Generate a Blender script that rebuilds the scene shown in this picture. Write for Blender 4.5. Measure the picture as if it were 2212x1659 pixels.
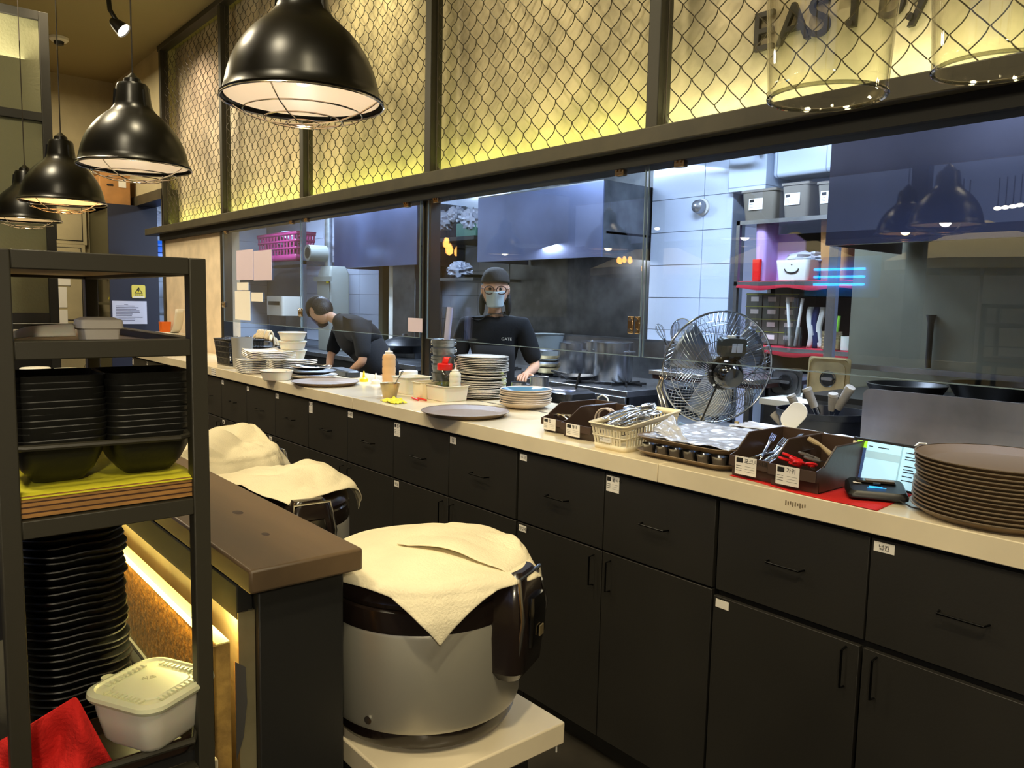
import bpy, bmesh, math, random
from math import sin, cos, pi, radians, sqrt, hypot, atan2, exp
from mathutils import Vector, Matrix, noise
random.seed(7)
D = bpy.data
SC = bpy.context.scene
for o in list(D.objects): D.objects.remove(o)
COL = SC.collection
# ---------------------------------------------------------------- camera
F, CX, CY, H = 1696.4, 1106.0, 829.5, 1.5
_a, _b, _c = radians(40.026), radians(-5.899), radians(1.2227)
FW = Vector((-cos(_a)*cos(_b), sin(_a)*cos(_b), sin(_b)))
_rt = Vector((sin(_a), cos(_a), 0)); _up = _rt.cross(FW)
RT = _rt*cos(_c)+_up*sin(_c); UP = -_rt*sin(_c)+_up*cos(_c)
CAMP = Vector((0, 0, H))
cam = D.cameras.new('camera'); camo = D.objects.new('camera', cam); COL.objects.link(camo)
cam.sensor_fit = 'HORIZONTAL'; cam.sensor_width = 36; cam.lens = F/2212*36
cam.clip_start = .02; cam.clip_end = 200
camo.location = CAMP; camo.rotation_euler = Matrix((RT, UP, -FW)).transposed().to_euler()
SC.camera = camo
def at(x, y, X=None, Y=None, Z=None, d=None):
    """surveyed point of the photograph on a real plane of the room (a wall, a worktop, a depth)"""
    r = FW+RT*((x-CX)/F)-UP*((y-CY)/F)
    t = X/r.x if X is not None else Y/r.y if Y is not None else (Z-H)/r.z if Z is not None else d
    return CAMP+r*t
# ---------------------------------------------------------------- world and colour management
SC.view_settings.view_transform = 'Standard'; SC.view_settings.look = 'None'
SC.view_settings.exposure = 0.0; SC.view_settings.gamma = 1; SC.view_settings.use_curve_mapping = False
SC.cycles.max_bounces = 8; SC.cycles.transparent_max_bounces = 24; SC.cycles.caustics_reflective = False; SC.cycles.caustics_refractive = False
SC.cycles.sample_clamp_indirect = 4.0
w = D.worlds.new('world'); SC.world = w; w.use_nodes = True
wn = w.node_tree.nodes; wl = w.node_tree.links
bg = wn['Background']; tc = wn.new('ShaderNodeTexCoord'); sp = wn.new('ShaderNodeSeparateXYZ'); cr = wn.new('ShaderNodeValToRGB')
wl.new(tc.outputs['Generated'], sp.inputs[0]); wl.new(sp.outputs['Z'], cr.inputs[0]); wl.new(cr.outputs[0], bg.inputs[0])
cr.color_ramp.elements[0].position = 0.0; cr.color_ramp.elements[0].color = (.27, .33, .52, 1)
cr.color_ramp.elements[1].position = .7; cr.color_ramp.elements[1].color = (.12, .17, .34, 1)
bg.inputs[1].default_value = 1.1
def light(kind, loc, power, col, size=1.0, size_y=None, aim=None, spot=None, blend=.6, name='light', spread=None):
    l = D.lights.new(name, kind); l.energy = power; l.color = col
    o = D.objects.new(name, l); COL.objects.link(o); o.location = loc
    if kind == 'AREA':
        l.shape = 'RECTANGLE'; l.size = size; l.size_y = size_y or size
        if spread: l.spread = radians(spread)
    elif kind == 'SPOT': l.spot_size = radians(spot or 60); l.spot_blend = blend; l.shadow_soft_size = size
    else: l.shadow_soft_size = size
    if aim is not None: o.rotation_euler = (Vector(aim)-Vector(loc)).to_track_quat('-Z', 'Y').to_euler()
    return o
ZF = -.45          # floor level below the survey datum
WARM = (1, .87, .60); COOL = (.60, .76, 1.0)
# dining room: warm ceiling lamps and added ceiling fills (mostly beside and behind the camera)
for (x, y, p) in ((-1.5, -.6, 60), (1.4, .6, 46), (-4.5, .0, 72), (-8.0, .4, 100), (-10.6, 1.6, 75)):
    light('AREA', (x, y, 4.2), p, WARM, .5, .5, (x, y, 0), name='ceiling_lamp_light')
light('SPOT', (.3, .2, 4.1), 190, (1, .86, .55), .08, aim=(-1.0, 2.6, .9), spot=75, name='track_light')
light('SPOT', (-2.6, .8, 4.1), 190, (1, .86, .55), .08, aim=(-3.6, 2.6, .9), spot=70, name='track_light')
light('SPOT', (-6.2, 1.0, 4.1), 190, (1, .80, .5), .08, aim=(-7.0, 2.9, 1.2), spot=70, name='track_light')
light('SPOT', (-.2, -.5, 3.4), 36, (1, .84, .5), .10, aim=(-1.5, .8, .8), spot=60, name='track_light')
light('AREA', (-6.0, .2, 3.1), 95, WARM, 1.6, 1.6, (-6.0, .2, 5), name='ceiling_fill')  # added unseen fill aimed upward to brighten the ceiling
light('AREA', (-1.5, -.8, 3.3), 25, WARM, 1.2, 1.2, (-1.5, -.8, 5), name='ceiling_fill')  # second added ceiling fill, nearer the camera
# kitchen: cold fluorescent ceiling lamps
for (x, y, p) in ((-11.0, 4.3, 100), (-8.6, 4.3, 120), (-5.6, 3.9, 120), (-3.2, 4.3, 125), (-1.0, 3.6, 60)):
    light('AREA', (x, y, 3.0), p, COOL, 1.2, .3, (x, y, 0), name='kitchen_lamp_light')
light('AREA', (-5.3, 4.95, 2.02), 22, (.9, .95, 1), .8, .15, (-5.0, 4.7, 0), name='range_fill_light')  # added unseen fill below the hood, brightens the stock pots
# LED strips lying on the beam behind the wire mesh
LEDY = [(.86, .93, .16), (.84, .96, .15), (.82, .97, .13), (.82, .97, .14), (.96, 1, .55)]
for i in range(5):
    x0 = -9.17+1.87*i
    light('AREA', (x0, 3.02, 2.36), 3.2 if i < 4 else 5, LEDY[i], 1.82, .02, (x0, 3.09, 2.60), name='led_strip_light')
for (x, p, c) in ((-9.2, 40, (1, .78, .62)), (-7.2, 30, (1, .86, .58)), (-5.4, 42, (1, .90, .46)), (-3.2, 44, (1, .90, .54)), (-1.4, 42, (1, .90, .64))):
    light('SPOT', (x, 2.2, 4.3), p*2.1, c, .05, aim=(x, 3.15, 3.1), spot=95, blend=.9, name='wall_wash_light')
# LED strip under the timber bar
light('AREA', (-2.75, .417, .950), 7, (1, .84, .30), 2.9, .012, (-2.75, .432, .80), name='led_strip_light')
light('AREA', (-2.75, .487, .944), 4, (1, .84, .30), 2.9, .012, (-2.75, .49, .80), name='led_strip_light')
light('AREA', (-1.34, .485, .944), 1.2, (1, .84, .30), .07, .03, (-1.34, .485, .80), name='led_strip_light')
# ---------------------------------------------------------------- helpers
def lin(c):
    return tuple(((v/255/12.92) if v/255 <= .04045 else ((v/255+.055)/1.055)**2.4) for v in c)+(1,)
def mat(name, c, rough=.5, metal=0, bump=0, bs=60, var=0, vs=6, coat=0, em=None, es=0, trans=0, spec=None, stretch=None, c2=None, alpha=1, sub=0):
    m = D.materials.new(name); m.use_nodes = True; n = m.node_tree.nodes; l = m.node_tree.links; p = n['Principled BSDF']
    p.inputs['Base Color'].default_value = lin(c); p.inputs['Roughness'].default_value = rough; p.inputs['Metallic'].default_value = metal
    p.inputs['Coat Weight'].default_value = coat; p.inputs['Coat Roughness'].default_value = .08
    if spec is not None: p.inputs['Specular IOR Level'].default_value = spec
    if trans: p.inputs['Transmission Weight'].default_value = trans
    if alpha < 1: p.inputs['Alpha'].default_value = alpha
    if sub: p.inputs['Subsurface Weight'].default_value = sub; p.inputs['Subsurface Radius'].default_value = (.02, .01, .006)
    if em: p.inputs['Emission Color'].default_value = lin(em); p.inputs['Emission Strength'].default_value = es
    if bump or var or c2:
        t = n.new('ShaderNodeTexCoord'); mp = n.new('ShaderNodeMapping'); l.new(t.outputs['Object'], mp.inputs[0])
        if stretch: mp.inputs['Scale'].default_value = stretch
        if var or c2:
            q = n.new('ShaderNodeTexNoise'); q.inputs['Scale'].default_value = vs; q.inputs['Detail'].default_value = 6; l.new(mp.outputs[0], q.inputs['Vector'])
            r = n.new('ShaderNodeValToRGB'); l.new(q.outputs[0], r.inputs[0]); l.new(r.outputs[0], p.inputs['Base Color'])
            a = c2 or tuple(max(0, v*(1-var)) for v in c); b = c if c2 else tuple(min(255, v*(1+var*.6)) for v in c)
            r.color_ramp.elements[0].position = .35; r.color_ramp.elements[1].position = .65
            r.color_ramp.elements[0].color = lin(a); r.color_ramp.elements[1].color = lin(b)
        if bump:
            q = n.new('ShaderNodeTexNoise'); q.inputs['Scale'].default_value = bs; q.inputs['Detail'].default_value = 5; l.new(mp.outputs[0], q.inputs['Vector'])
            b = n.new('ShaderNodeBump'); b.inputs['Strength'].default_value = bump; b.inputs['Distance'].default_value = .01
            l.new(q.outputs[0], b.inputs['Height']); l.new(b.outputs[0], p.inputs['Normal'])
    return m
def glassmat(name, tint=(1, 1, 1), refl=1.0, rough=0.0, ior=1.5, base=0.0):
    m = D.materials.new(name); m.use_nodes = True; n = m.node_tree.nodes; l = m.node_tree.links
    n.remove(n['Principled BSDF']); out = n['Material Output']
    t = n.new('ShaderNodeBsdfTransparent'); t.inputs[0].default_value = (*tint, 1)
    g = n.new('ShaderNodeBsdfGlossy'); g.inputs['Roughness'].default_value = rough
    f = n.new('ShaderNodeFresnel'); ge = n.new('ShaderNodeNewGeometry'); im = n.new('ShaderNodeMapRange')   # a thin pane reflects alike on both faces
    im.inputs['To Min'].default_value = ior; im.inputs['To Max'].default_value = 1/ior; l.new(ge.outputs['Backfacing'], im.inputs[0]); l.new(im.outputs[0], f.inputs[0])
    mm = n.new('ShaderNodeMath'); mm.operation = 'MULTIPLY_ADD'; mm.inputs[1].default_value = refl; mm.inputs[2].default_value = base; l.new(f.outputs[0], mm.inputs[0])
    x = n.new('ShaderNodeMixShader'); l.new(mm.outputs[0], x.inputs[0]); l.new(t.outputs[0], x.inputs[1]); l.new(g.outputs[0], x.inputs[2])
    l.new(x.outputs[0], out.inputs[0]); return m
def tilemat(name, c, grout, tw, th, rough=.2, axis='xz', off=0.0, gap=.004):
    m = mat(name, c, rough); n = m.node_tree.nodes; l = m.node_tree.links; p = n['Principled BSDF']
    t = n.new('ShaderNodeTexCoord'); s = n.new('ShaderNodeSeparateXYZ'); cb = n.new('ShaderNodeCombineXYZ')
    l.new(t.outputs['Object'], s.inputs[0]); l.new(s.outputs[0 if axis == 'xz' else 1], cb.inputs[0]); l.new(s.outputs[2], cb.inputs[1])
    b = n.new('ShaderNodeTexBrick'); b.offset = off; b.inputs['Scale'].default_value = 1; b.inputs['Brick Width'].default_value = tw; b.inputs['Row Height'].default_value = th
    b.inputs['Mortar Size'].default_value = gap; b.inputs['Color1'].default_value = lin(c); b.inputs['Color2'].default_value = lin(tuple(v*.97 for v in c)); b.inputs['Mortar'].default_value = lin(grout)
    l.new(cb.outputs[0], b.inputs['Vector']); l.new(b.outputs[0], p.inputs['Base Color'])
    return m
class B:
    def __init__(s): s.v = []; s.f = []
    def add(s, vs, fs):
        k = len(s.v); s.v += [tuple(v) for v in vs]; s.f += [tuple(i+k for i in f) for f in fs]; return s
    def box(s, x0, x1, y0, y1, z0, z1, M=None):
        vs = [Vector((x, y, z)) for z in (z0, z1) for y in (y0, y1) for x in (x0, x1)]
        if M is not None: vs = [M @ v for v in vs]
        return s.add(vs, [(0, 2, 3, 1), (4, 5, 7, 6), (0, 1, 5, 4), (2, 6, 7, 3), (0, 4, 6, 2), (1, 3, 7, 5)])
    def cb(s, c, sx, sy, sz, M=None):
        x, y, z = c; return s.box(x-sx/2, x+sx/2, y-sy/2, y+sy/2, z-sz/2, z+sz/2, M)
    def rings(s, rings, close=True, cap0=False, cap1=False):
        n = len(rings[0]); k = len(s.v)
        for r in rings: s.v += [tuple(p) for p in r]
        for i in range(len(rings)-1):
            for j in range(n if close else n-1):
                a = k+i*n+j; b = k+i*n+(j+1) % n; s.f.append((a, b, b+n, a+n))
        if cap0: s.f.append(tuple(k+j for j in reversed(range(n))))
        if cap1: s.f.append(tuple(k+(len(rings)-1)*n+j for j in range(n)))
        return s
    def lathe(s, prof, n=32, c=(0, 0, 0), sx=1, sy=1, wav=None, M=None, cap0=True, cap1=True):
        R = []
        for (r, z) in prof:
            ring = []
            for j in range(n):
                a = 2*pi*j/n; q = r*(1+(wav(a) if wav else 0)*(1 if r > .01 else 0))
                p = Vector((c[0]+q*cos(a)*sx, c[1]+q*sin(a)*sy, c[2]+z)); ring.append(M @ p if M is not None else p)
            R.append(ring)
        return s.rings(R, True, cap0, cap1)
    def rr(s, prof, n=6, c=(0, 0, 0), M=None, cap0=True, cap1=True, dz=None):
        """rounded rectangle loft: prof = [(half x, half y, corner radius, z)]"""
        R = []
        for (hx, hy, cr, z) in prof:
            ring = []; cr = min(cr, hx, hy)
            for q, (sx, sy) in enumerate(((1, 1), (-1, 1), (-1, -1), (1, -1))):
                for j in range(n+1):
                    a = pi/2*q+pi/2*j/n
                    x = sx*(hx-cr)+cr*cos(a); y = sy*(hy-cr)+cr*sin(a)
                    p = Vector((c[0]+x, c[1]+y, c[2]+z+(dz(x, y, z) if dz else 0))); ring.append(M @ p if M is not None else p)
            R.append(ring)
        return s.rings(R, True, cap0, cap1)
    def tube(s, pts, r, n=6, closed=False, cap=True):
        P = [Vector(p) for p in pts]; R = []; m = len(P); N0 = None
        for i, p in enumerate(P):
            if closed: t = P[(i+1) % m]-P[i-1]
            else: t = P[min(i+1, m-1)]-P[max(i-1, 0)]
            t.normalize()
            if N0 is None: N0 = t.orthogonal().normalized()
            N0 = (N0-t*N0.dot(t)); N0 = N0.normalized() if N0.length > 1e-6 else t.orthogonal().normalized()
            b = t.cross(N0); rr = r[i] if isinstance(r, (list, tuple)) else r
            R.append([p+(N0*cos(2*pi*j/n)+b*sin(2*pi*j/n))*rr for j in range(n)])
        if closed: R.append(R[0]); return s.rings(R)
        return s.rings(R, True, cap, cap)
    def cyl(s, p0, p1, r0, r1=None, n=16): return s.tube([p0, p1], [r0, r0 if r1 is None else r1], n)
    def grid(s, fn, nu, nv):
        k = len(s.v)
        for i in range(nu+1):
            for j in range(nv+1): s.v.append(tuple(fn(i/nu, j/nv)))
        for i in range(nu):
            for j in range(nv):
                a = k+i*(nv+1)+j; s.f.append((a, a+nv+1, a+nv+2, a+1))
        return s
    def prism(s, poly, ax, t0, t1, M=None):
        """extrude a 2D polygon along axis ax ('x','y','z')"""
        def mk(u, v, t): p = {'x': (t, u, v), 'y': (u, t, v), 'z': (u, v, t)}[ax]; p = Vector(p); return M @ p if M is not None else p
        n = len(poly); s.add([mk(u, v, t0) for u, v in poly]+[mk(u, v, t1) for u, v in poly],
            [tuple(reversed(range(n))), tuple(range(n, 2*n))]+[(i, (i+1) % n, (i+1) % n+n, i+n) for i in range(n)]); return s
    def sphere(s, c, rx, ry=None, rz=None, nu=16, nv=10, M=None):
        ry = ry or rx; rz = rz or rx
        R = [[(lambda p: M @ p if M is not None else p)(Vector((c[0]+rx*sin(pi*i/nv)*cos(2*pi*j/nu), c[1]+ry*sin(pi*i/nv)*sin(2*pi*j/nu), c[2]-rz*cos(pi*i/nv)))) for j in range(nu)] for i in range(1, nv)]
        return s.rings(R, True, True, True)
    def build(s, name, m, parent=None, smooth=True, bev=0, solid=0, sub=0, loc=None, rot=None, ang=35):
        me = D.meshes.new(name); me.from_pydata(s.v, [], s.f); me.validate()
        bm = bmesh.new(); bm.from_mesh(me); bmesh.ops.recalc_face_normals(bm, faces=bm.faces); bm.to_mesh(me); bm.free()
        if smooth:
            me.polygons.foreach_set('use_smooth', [True]*len(me.polygons)); me.set_sharp_from_angle(angle=radians(ang))
        if m is not None: me.materials.append(m)
        o = D.objects.new(name, me); COL.objects.link(o)
        if parent: o.parent = parent
        if loc is not None: o.location = loc
        if rot is not None: o.rotation_euler = rot
        if solid: q = o.modifiers.new('thickness', 'SOLIDIFY'); q.thickness = solid; q.offset = 0
        if bev: q = o.modifiers.new('bevel', 'BEVEL'); q.width = bev; q.segments = 2; q.limit_method = 'ANGLE'; q.angle_limit = radians(40)
        if sub: q = o.modifiers.new('subdivision', 'SUBSURF'); q.levels = sub; q.render_levels = sub
        return o
def tag(o, label, cat, group=None, kind=None):
    o['label'] = label; o['category'] = cat
    if group: o['group'] = group
    if kind: o['kind'] = kind
    return o
def thing(name, label, cat, loc=(0, 0, 0), rz=0, group=None, rot=None):
    o = D.objects.new(name, None); COL.objects.link(o); o.location = loc; o.rotation_euler = rot or (0, 0, rz); o.empty_display_size = .1
    return tag(o, label, cat, group)
def struct(b, name, m, parent=None, **k):
    o = b.build(name, m, parent, **k)
    if not parent: o['kind'] = 'structure'
    return o
def copy_tree(o, parent=None):
    c = o.copy(); COL.objects.link(c)
    if parent: c.parent = parent
    for ch in list(o.children): copy_tree(ch, c)
    return c
def dup(o, loc, rz=None, label=None, rot=None):
    c = copy_tree(o); c.location = loc
    if rz is not None: c.rotation_euler = (0, 0, rz)
    if rot is not None: c.rotation_euler = rot
    if label: c['label'] = label
    return c
def text(body, size, m, parent=None, loc=(0, 0, 0), rot=(0, 0, 0), ext=.0006, name='lettering', align='LEFT', sx=1):
    cu = D.curves.new(name, 'FONT'); cu.body = body; cu.size = size; cu.extrude = ext; cu.align_x = align
    t = D.objects.new(name, cu); COL.objects.link(t); bpy.context.view_layer.update()
    me = D.meshes.new_from_object(t); D.objects.remove(t)
    me.materials.clear(); me.materials.append(m)
    o = D.objects.new(name, me); COL.objects.link(o); o.parent = parent; o.location = loc; o.rotation_euler = rot; o.scale = (sx, 1, 1)
    return o
def nz(x, y=0, z=0): return noise.noise(Vector((x, y, z)))
ORD = 'first second third fourth fifth sixth seventh eighth ninth tenth eleventh twelfth thirteenth fourteenth fifteenth sixteenth seventeenth eighteenth nineteenth twentieth twenty-first twenty-second twenty-third twenty-fourth twenty-fifth twenty-sixth twenty-seventh'.split()
def blob(c, rx, ry, rz, seed=0, amp=.35, nu=28, nv=18):
    """crumpled bag: a sphere pushed in and out by folded noise"""
    b = B(); R = []
    for i in range(1, nv):
        ring = []
        for j in range(nu):
            d = Vector((sin(pi*i/nv)*cos(2*pi*j/nu), sin(pi*i/nv)*sin(2*pi*j/nu), -cos(pi*i/nv)))
            k = 1-amp*abs(nz(d.x*2.3+seed, d.y*2.3, d.z*2.3))*1.6-amp*.5*abs(nz(d.x*6, d.y*6+seed, d.z*6))
            z = d.z*rz*k; ring.append((c[0]+d.x*rx*k, c[1]+d.y*ry*k, c[2]+max(z, -rz*.75)))
        R.append(ring)
    return b.rings(R, True, True, True)
# ---------------------------------------------------------------- materials
M = {}
M['wall'] = mat('olive_beige_plaster', (172, 158, 122), .8, bump=.15, bs=40, var=.08, vs=1.5)
M['ceil'] = mat('olive_ceiling_paint', (150, 136, 98), .85, bump=.1, bs=30)
M['conc'] = mat('beige_cement_panel', (196, 180, 150), .75, bump=.2, bs=25, var=.14, vs=4)
M['pink'] = mat('pale_plaster', (226, 206, 176), .7, bump=.1, bs=30, var=.05)
M['floor'] = mat('dark_floor_tile', (48, 44, 38), .45, var=.2)
M['steelpaint'] = mat('dark_grey_painted_steel', (52, 49, 39), .5, metal=.1)
M['beam'] = mat('dark_brown_painted_beam', (62, 57, 42), .5, var=.1)
M['blk'] = mat('black_plastic', (16, 15, 15), .38)
M['blkm'] = mat('matt_black_melamine', (20, 20, 18), .42, bump=.05, bs=80)
M['cab'] = mat('charcoal_cabinet_laminate', (37, 35, 31), .5, bump=.04, bs=120, var=.06, vs=3)
M['cabin'] = mat('dark_cabinet_core', (14, 13, 12), .8)
M['handle'] = mat('black_handle_metal', (14, 14, 14), .3, metal=.7)
M['marble'] = mat('cream_engineered_stone', (226, 212, 182), .22, var=.05, vs=2.2, coat=.2)
M['stone'] = M['marble']
M['chrome'] = mat('chrome', (214, 214, 214), .16, metal=1)
M['steel'] = mat('brushed_stainless_steel', (178, 180, 184), .27, metal=.95, var=.12, vs=5, stretch=(1, 1, .15))
M['steeld'] = mat('worn_stainless_steel', (112, 114, 116), .38, metal=1, var=.2, vs=4)
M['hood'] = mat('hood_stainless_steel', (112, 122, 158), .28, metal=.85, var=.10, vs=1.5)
M['alu'] = mat('dull_aluminium', (150, 148, 142), .45, metal=.9, var=.15)
M['tile'] = tilemat('white_wall_tile', (206, 216, 232), (150, 158, 172), .40, .245)
M['tileq'] = tilemat('grey_wall_tile', (150, 158, 175), (110, 116, 128), .40, .245)
M['white'] = mat('white_plastic', (232, 228, 216), .4)
M['whitec'] = mat('white_glazed_ceramic', (236, 232, 222), .12, coat=.4)
M['cream'] = mat('ivory_plastic', (238, 226, 194), .35)
M['milk'] = mat('translucent_white_plastic', (228, 222, 206), .35, sub=.4)
M['paper'] = mat('white_paper', (232, 226, 216), .7)
M['ink'] = mat('black_print', (20, 18, 18), .7)
M['brown'] = mat('brown_plastic', (72, 56, 46), .35, bump=.03)
M['tray'] = mat('brown_fibreglass_tray', (128, 108, 84), .46, bump=.04, bs=200)
M['trayt'] = mat('mauve_brown_tray_rim', (126, 110, 90), .36)
M['wood'] = mat('dark_stained_timber', (94, 76, 55), .45, bump=.12, bs=14, stretch=(.12, 1, 1), var=.16, vs=5)
M['ply'] = mat('plywood_edge', (132, 92, 48), .5, c2=(84, 54, 28), vs=60, stretch=(.02, .02, 1.4))
M['yellow'] = mat('yellow_cloth', (214, 206, 40), .8, bump=.2, bs=90)
M['red'] = mat('red_fleece_cloth', (206, 26, 20), .9, bump=.3, bs=160)
M['redp'] = mat('red_plastic', (216, 24, 22), .35)
M['towel'] = mat('cream_cotton_towel', (238, 226, 192), .9, bump=.25, bs=220, var=.04)
M['lampb'] = mat('satin_black_enamel', (9, 8, 5), .30, spec=.35)
M['lampw'] = mat('white_enamel', (235, 228, 205), .3)
M['cord'] = mat('brown_cord', (38, 30, 20), .7)
M['skin'] = mat('skin', (205, 158, 128), .55, sub=.1)
M['shirt'] = mat('black_work_shirt', (11, 11, 14), .95, bump=.15, bs=60)
M['hair'] = mat('black_hair', (14, 12, 12), .5, bump=.4, bs=90)
M['mask'] = mat('pale_blue_face_mask', (176, 190, 196), .8)
M['glass'] = glassmat('clear_glass_pane', (.90, .93, .96), .95, base=.035)
M['clear'] = glassmat('clear_plastic', (.88, .89, .88), 1.5, .08, base=.05)
M['shade'] = glassmat('clear_lamp_glass', (.95, .95, .92), 1.1, .02, ior=1.55)
M['cup'] = glassmat('clear_drinking_glass', (.85, .86, .86), 1.6, .03, base=.05)
M['navy'] = mat('navy_painted_board', (34, 35, 50), .6)
M['olive'] = mat('olive_board', (74, 70, 44), .6)
M['frost'] = mat('frosted_glass', (112, 111, 82), .65, bump=.3, bs=60, alpha=.92)
M['card'] = mat('cardboard', (170, 120, 66), .8, var=.08)
M['peach'] = mat('peach_sauce', (222, 178, 128), .4)
M['herb'] = mat('dried_herbs', (64, 78, 36), .9, c2=(110, 116, 60), vs=140, bump=.6, bs=160)
M['fan'] = mat('fan_guard_chrome', (190, 196, 204), .22, metal=1)
M['blade'] = mat('aluminium_blade', (150, 156, 166), .3, metal=.9)
M['film'] = mat('crumpled_plastic_film', (172, 176, 190), .3, bump=.6, bs=12, coat=.25)
M['blueglaze'] = mat('blue_grey_glaze', (76, 112, 130), .12, coat=.5)
M['clay'] = mat('grey_stoneware', (196, 180, 164), .35)
M['pinkp'] = mat('pink_plastic', (150, 40, 96), .45)
M['bluep'] = mat('blue_plastic', (24, 96, 196), .4)
M['gold'] = mat('aged_pan_steel', (196, 176, 130), .35, metal=.8, var=.12, vs=7)
M['galv'] = mat('galvanised_steel', (150, 156, 160), .4, metal=.85, var=.15, vs=12)
M['lilac'] = mat('lilac_board', (196, 160, 220), .4)
M['orange'] = mat('orange_plastic', (230, 110, 20), .5)
M['speck'] = mat('speckled_brown_board', (196, 132, 48), .28, c2=(110, 74, 40), vs=70, bump=.3, bs=90)
M['endgrain'] = mat('rough_board_edge', (176, 140, 70), .7, c2=(90, 66, 34), vs=18, bump=.4, bs=30)
# ================================================================= SETTING
W = 2.95; XP = [-10.10, -8.13, -6.28, -4.40, -2.51, -.64]
ZC = 4.43
M['rsteel'] = mat('reflection_tinted_steel', (150, 148, 128), .42, metal=.55, var=.12, vs=1.2)  # lightened greenish base stands in for the terrace reflected in this wall
struct(B().box(-13.5, 4.2, -4.4, 7.0, ZF-.06, ZF), 'floor', M['floor'], smooth=False)
struct(B().box(-12.4, 4.2, -4.4, 3.2, ZC, ZC+.1), 'ceiling', M['ceil'], smooth=False)
struct(B().box(-13.5, 4.2, 3.2, 7.0, 3.1, 3.2), 'ceiling_kitchen', M['tileq'], smooth=False)
struct(B().box(-12.5, -12.3, -4.4, 3.10, ZF, ZC), 'wall_left', M['wall'], smooth=False)
struct(B().box(4.2, 4.3, -4.4, 7.0, ZF, ZC), 'wall_right', M['wall'], smooth=False)
# wall above the kitchen opening, behind the wire mesh
struct(B().box(-10.12, 4.2, 3.12, 3.3, 2.32, ZC), 'wall_back', M['conc'], smooth=False)
struct(B().box(-12.3, -10.12, W, 3.14, 2.78, ZC), 'wall_back_upper', M['wall'], smooth=False)
struct(B().box(-12.3, -10.12, W-.03, 3.16, 2.66, 2.78), 'trim_lintel', M['beam'], smooth=False)
# pale pier between the passage and the first pane
struct(B().box(-10.10, -8.22, W, 3.14, ZF, 2.26), 'wall_pier', M['pink'], smooth=False)
struct(B().box(-10.16, -10.10, W-.02, 3.16, ZF, 2.70), 'trim_pier', M['beam'], smooth=False)
# steel beam and posts
struct(B().box(-10.55, 4.0, 2.84, 3.12, 2.235, 2.315), 'trim_beam', M['beam'], bev=.006)
struct(B().box(-10.15, 4.0, 2.90, 3.05, 2.16, 2.235), 'trim_under_beam', M['cabin'], smooth=False)
for i, x in enumerate(XP):
    b = B().box(x-.035, x+.035, 2.93, 3.02, 2.315, ZC-.05)
    b.box(x-.055, x-.035, 2.95, 3.00, 2.315, ZC-.05)
    struct(b, 'trim_post_%d' % i, M['steelpaint'], bev=.004)
struct(B().box(-10.15, 4.0, 2.92, 3.02, ZC-.06, ZC-.001), 'trim_head_rail', M['steelpaint'], bev=.004)
struct(B().box(-8.20, -8.13, 2.93, 3.03, .9, 2.16), 'trim_opening_post', M['blk'], bev=.003)
struct(B().box(-4.45, -4.38, 2.95, 3.03, .9, 2.16), 'trim_opening_post_middle', M['blk'], bev=.003)
struct(B().box(-4.465, -4.45, 2.94, 3.0, .9, 2.16), 'trim_opening_post_edge', M['steelpaint'], bev=.002)
# kitchen shell
M['grout'] = mat('grey_grout', (140, 148, 160), .9)
struct(B().box(-13.5, -6.75, 5.6, 5.7, ZF, 3.1), 'wall_kitchen_left', M['grout'], smooth=False)
struct(B().box(-6.75, -4.68, 5.6, 5.7, ZF, 3.1), 'wall_kitchen_middle', M['steeld'], smooth=False)
struct(B().box(-4.68, -3.83, 5.52, 5.7, ZF, 3.1), 'wall_kitchen_tiled', M['grout'], smooth=False)
struct(B().box(-3.83, -2.60, 5.9, 6.0, ZF, 3.1), 'wall_kitchen_recess', M['tile'], smooth=False)
struct(B().box(-2.48, 4.2, 4.9, 5.0, ZF, 3.1), 'wall_kitchen_right', M['rsteel'], smooth=False)
struct(B().box(-13.5, -13.4, 2.9, 5.7, ZF, 3.1), 'wall_kitchen_end', M['tile'], smooth=False)
# ceramic tiles: each one a piece of its wall
def tile_wall(wall, x0, x1, y, tw, th, xj, zj, z0, z1, m):
    g = .003; me = None
    import math as _m
    i0, i1 = _m.floor((x0-xj)/tw), _m.ceil((x1-xj)/tw); j0, j1 = _m.floor((z0-zj)/th), _m.ceil((z1-zj)/th)
    for i in range(i0, i1):
        for j in range(j0, j1):
            a, b_ = max(x0, xj+i*tw), min(x1, xj+(i+1)*tw); c, d = max(z0, zj+j*th), min(z1, zj+(j+1)*th)
            if b_-a < .03 or d-c < .03: continue
            if abs(b_-a-tw) < 1e-6 and abs(d-c-th) < 1e-6:
                if me is None:
                    o = B().box(g, tw-g, -.008, 0, g, th-g).build('tile', m, wall, bev=.002); me = o.data
                else: o = D.objects.new('tile', me); COL.objects.link(o); o.parent = wall
                o.location = (a, y-.0005*((i*7+j*3) % 3), c)
            else: B().box(a+g, b_-g, y-.008, y, c+g, d-g).build('tile', m, wall, smooth=False)
TM_ = mat('glazed_white_tile', (208, 218, 236), .16, coat=.3)
tile_wall(D.objects['wall_kitchen_tiled'], -4.68, -3.83, 5.52, .56, .283, -4.115, 1.575, .9, 3.1, TM_)
tile_wall(D.objects['wall_kitchen_left'], -12.0, -6.75, 5.6, .56, .283, -6.75, 1.575, .85, 3.1, TM_)
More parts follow.
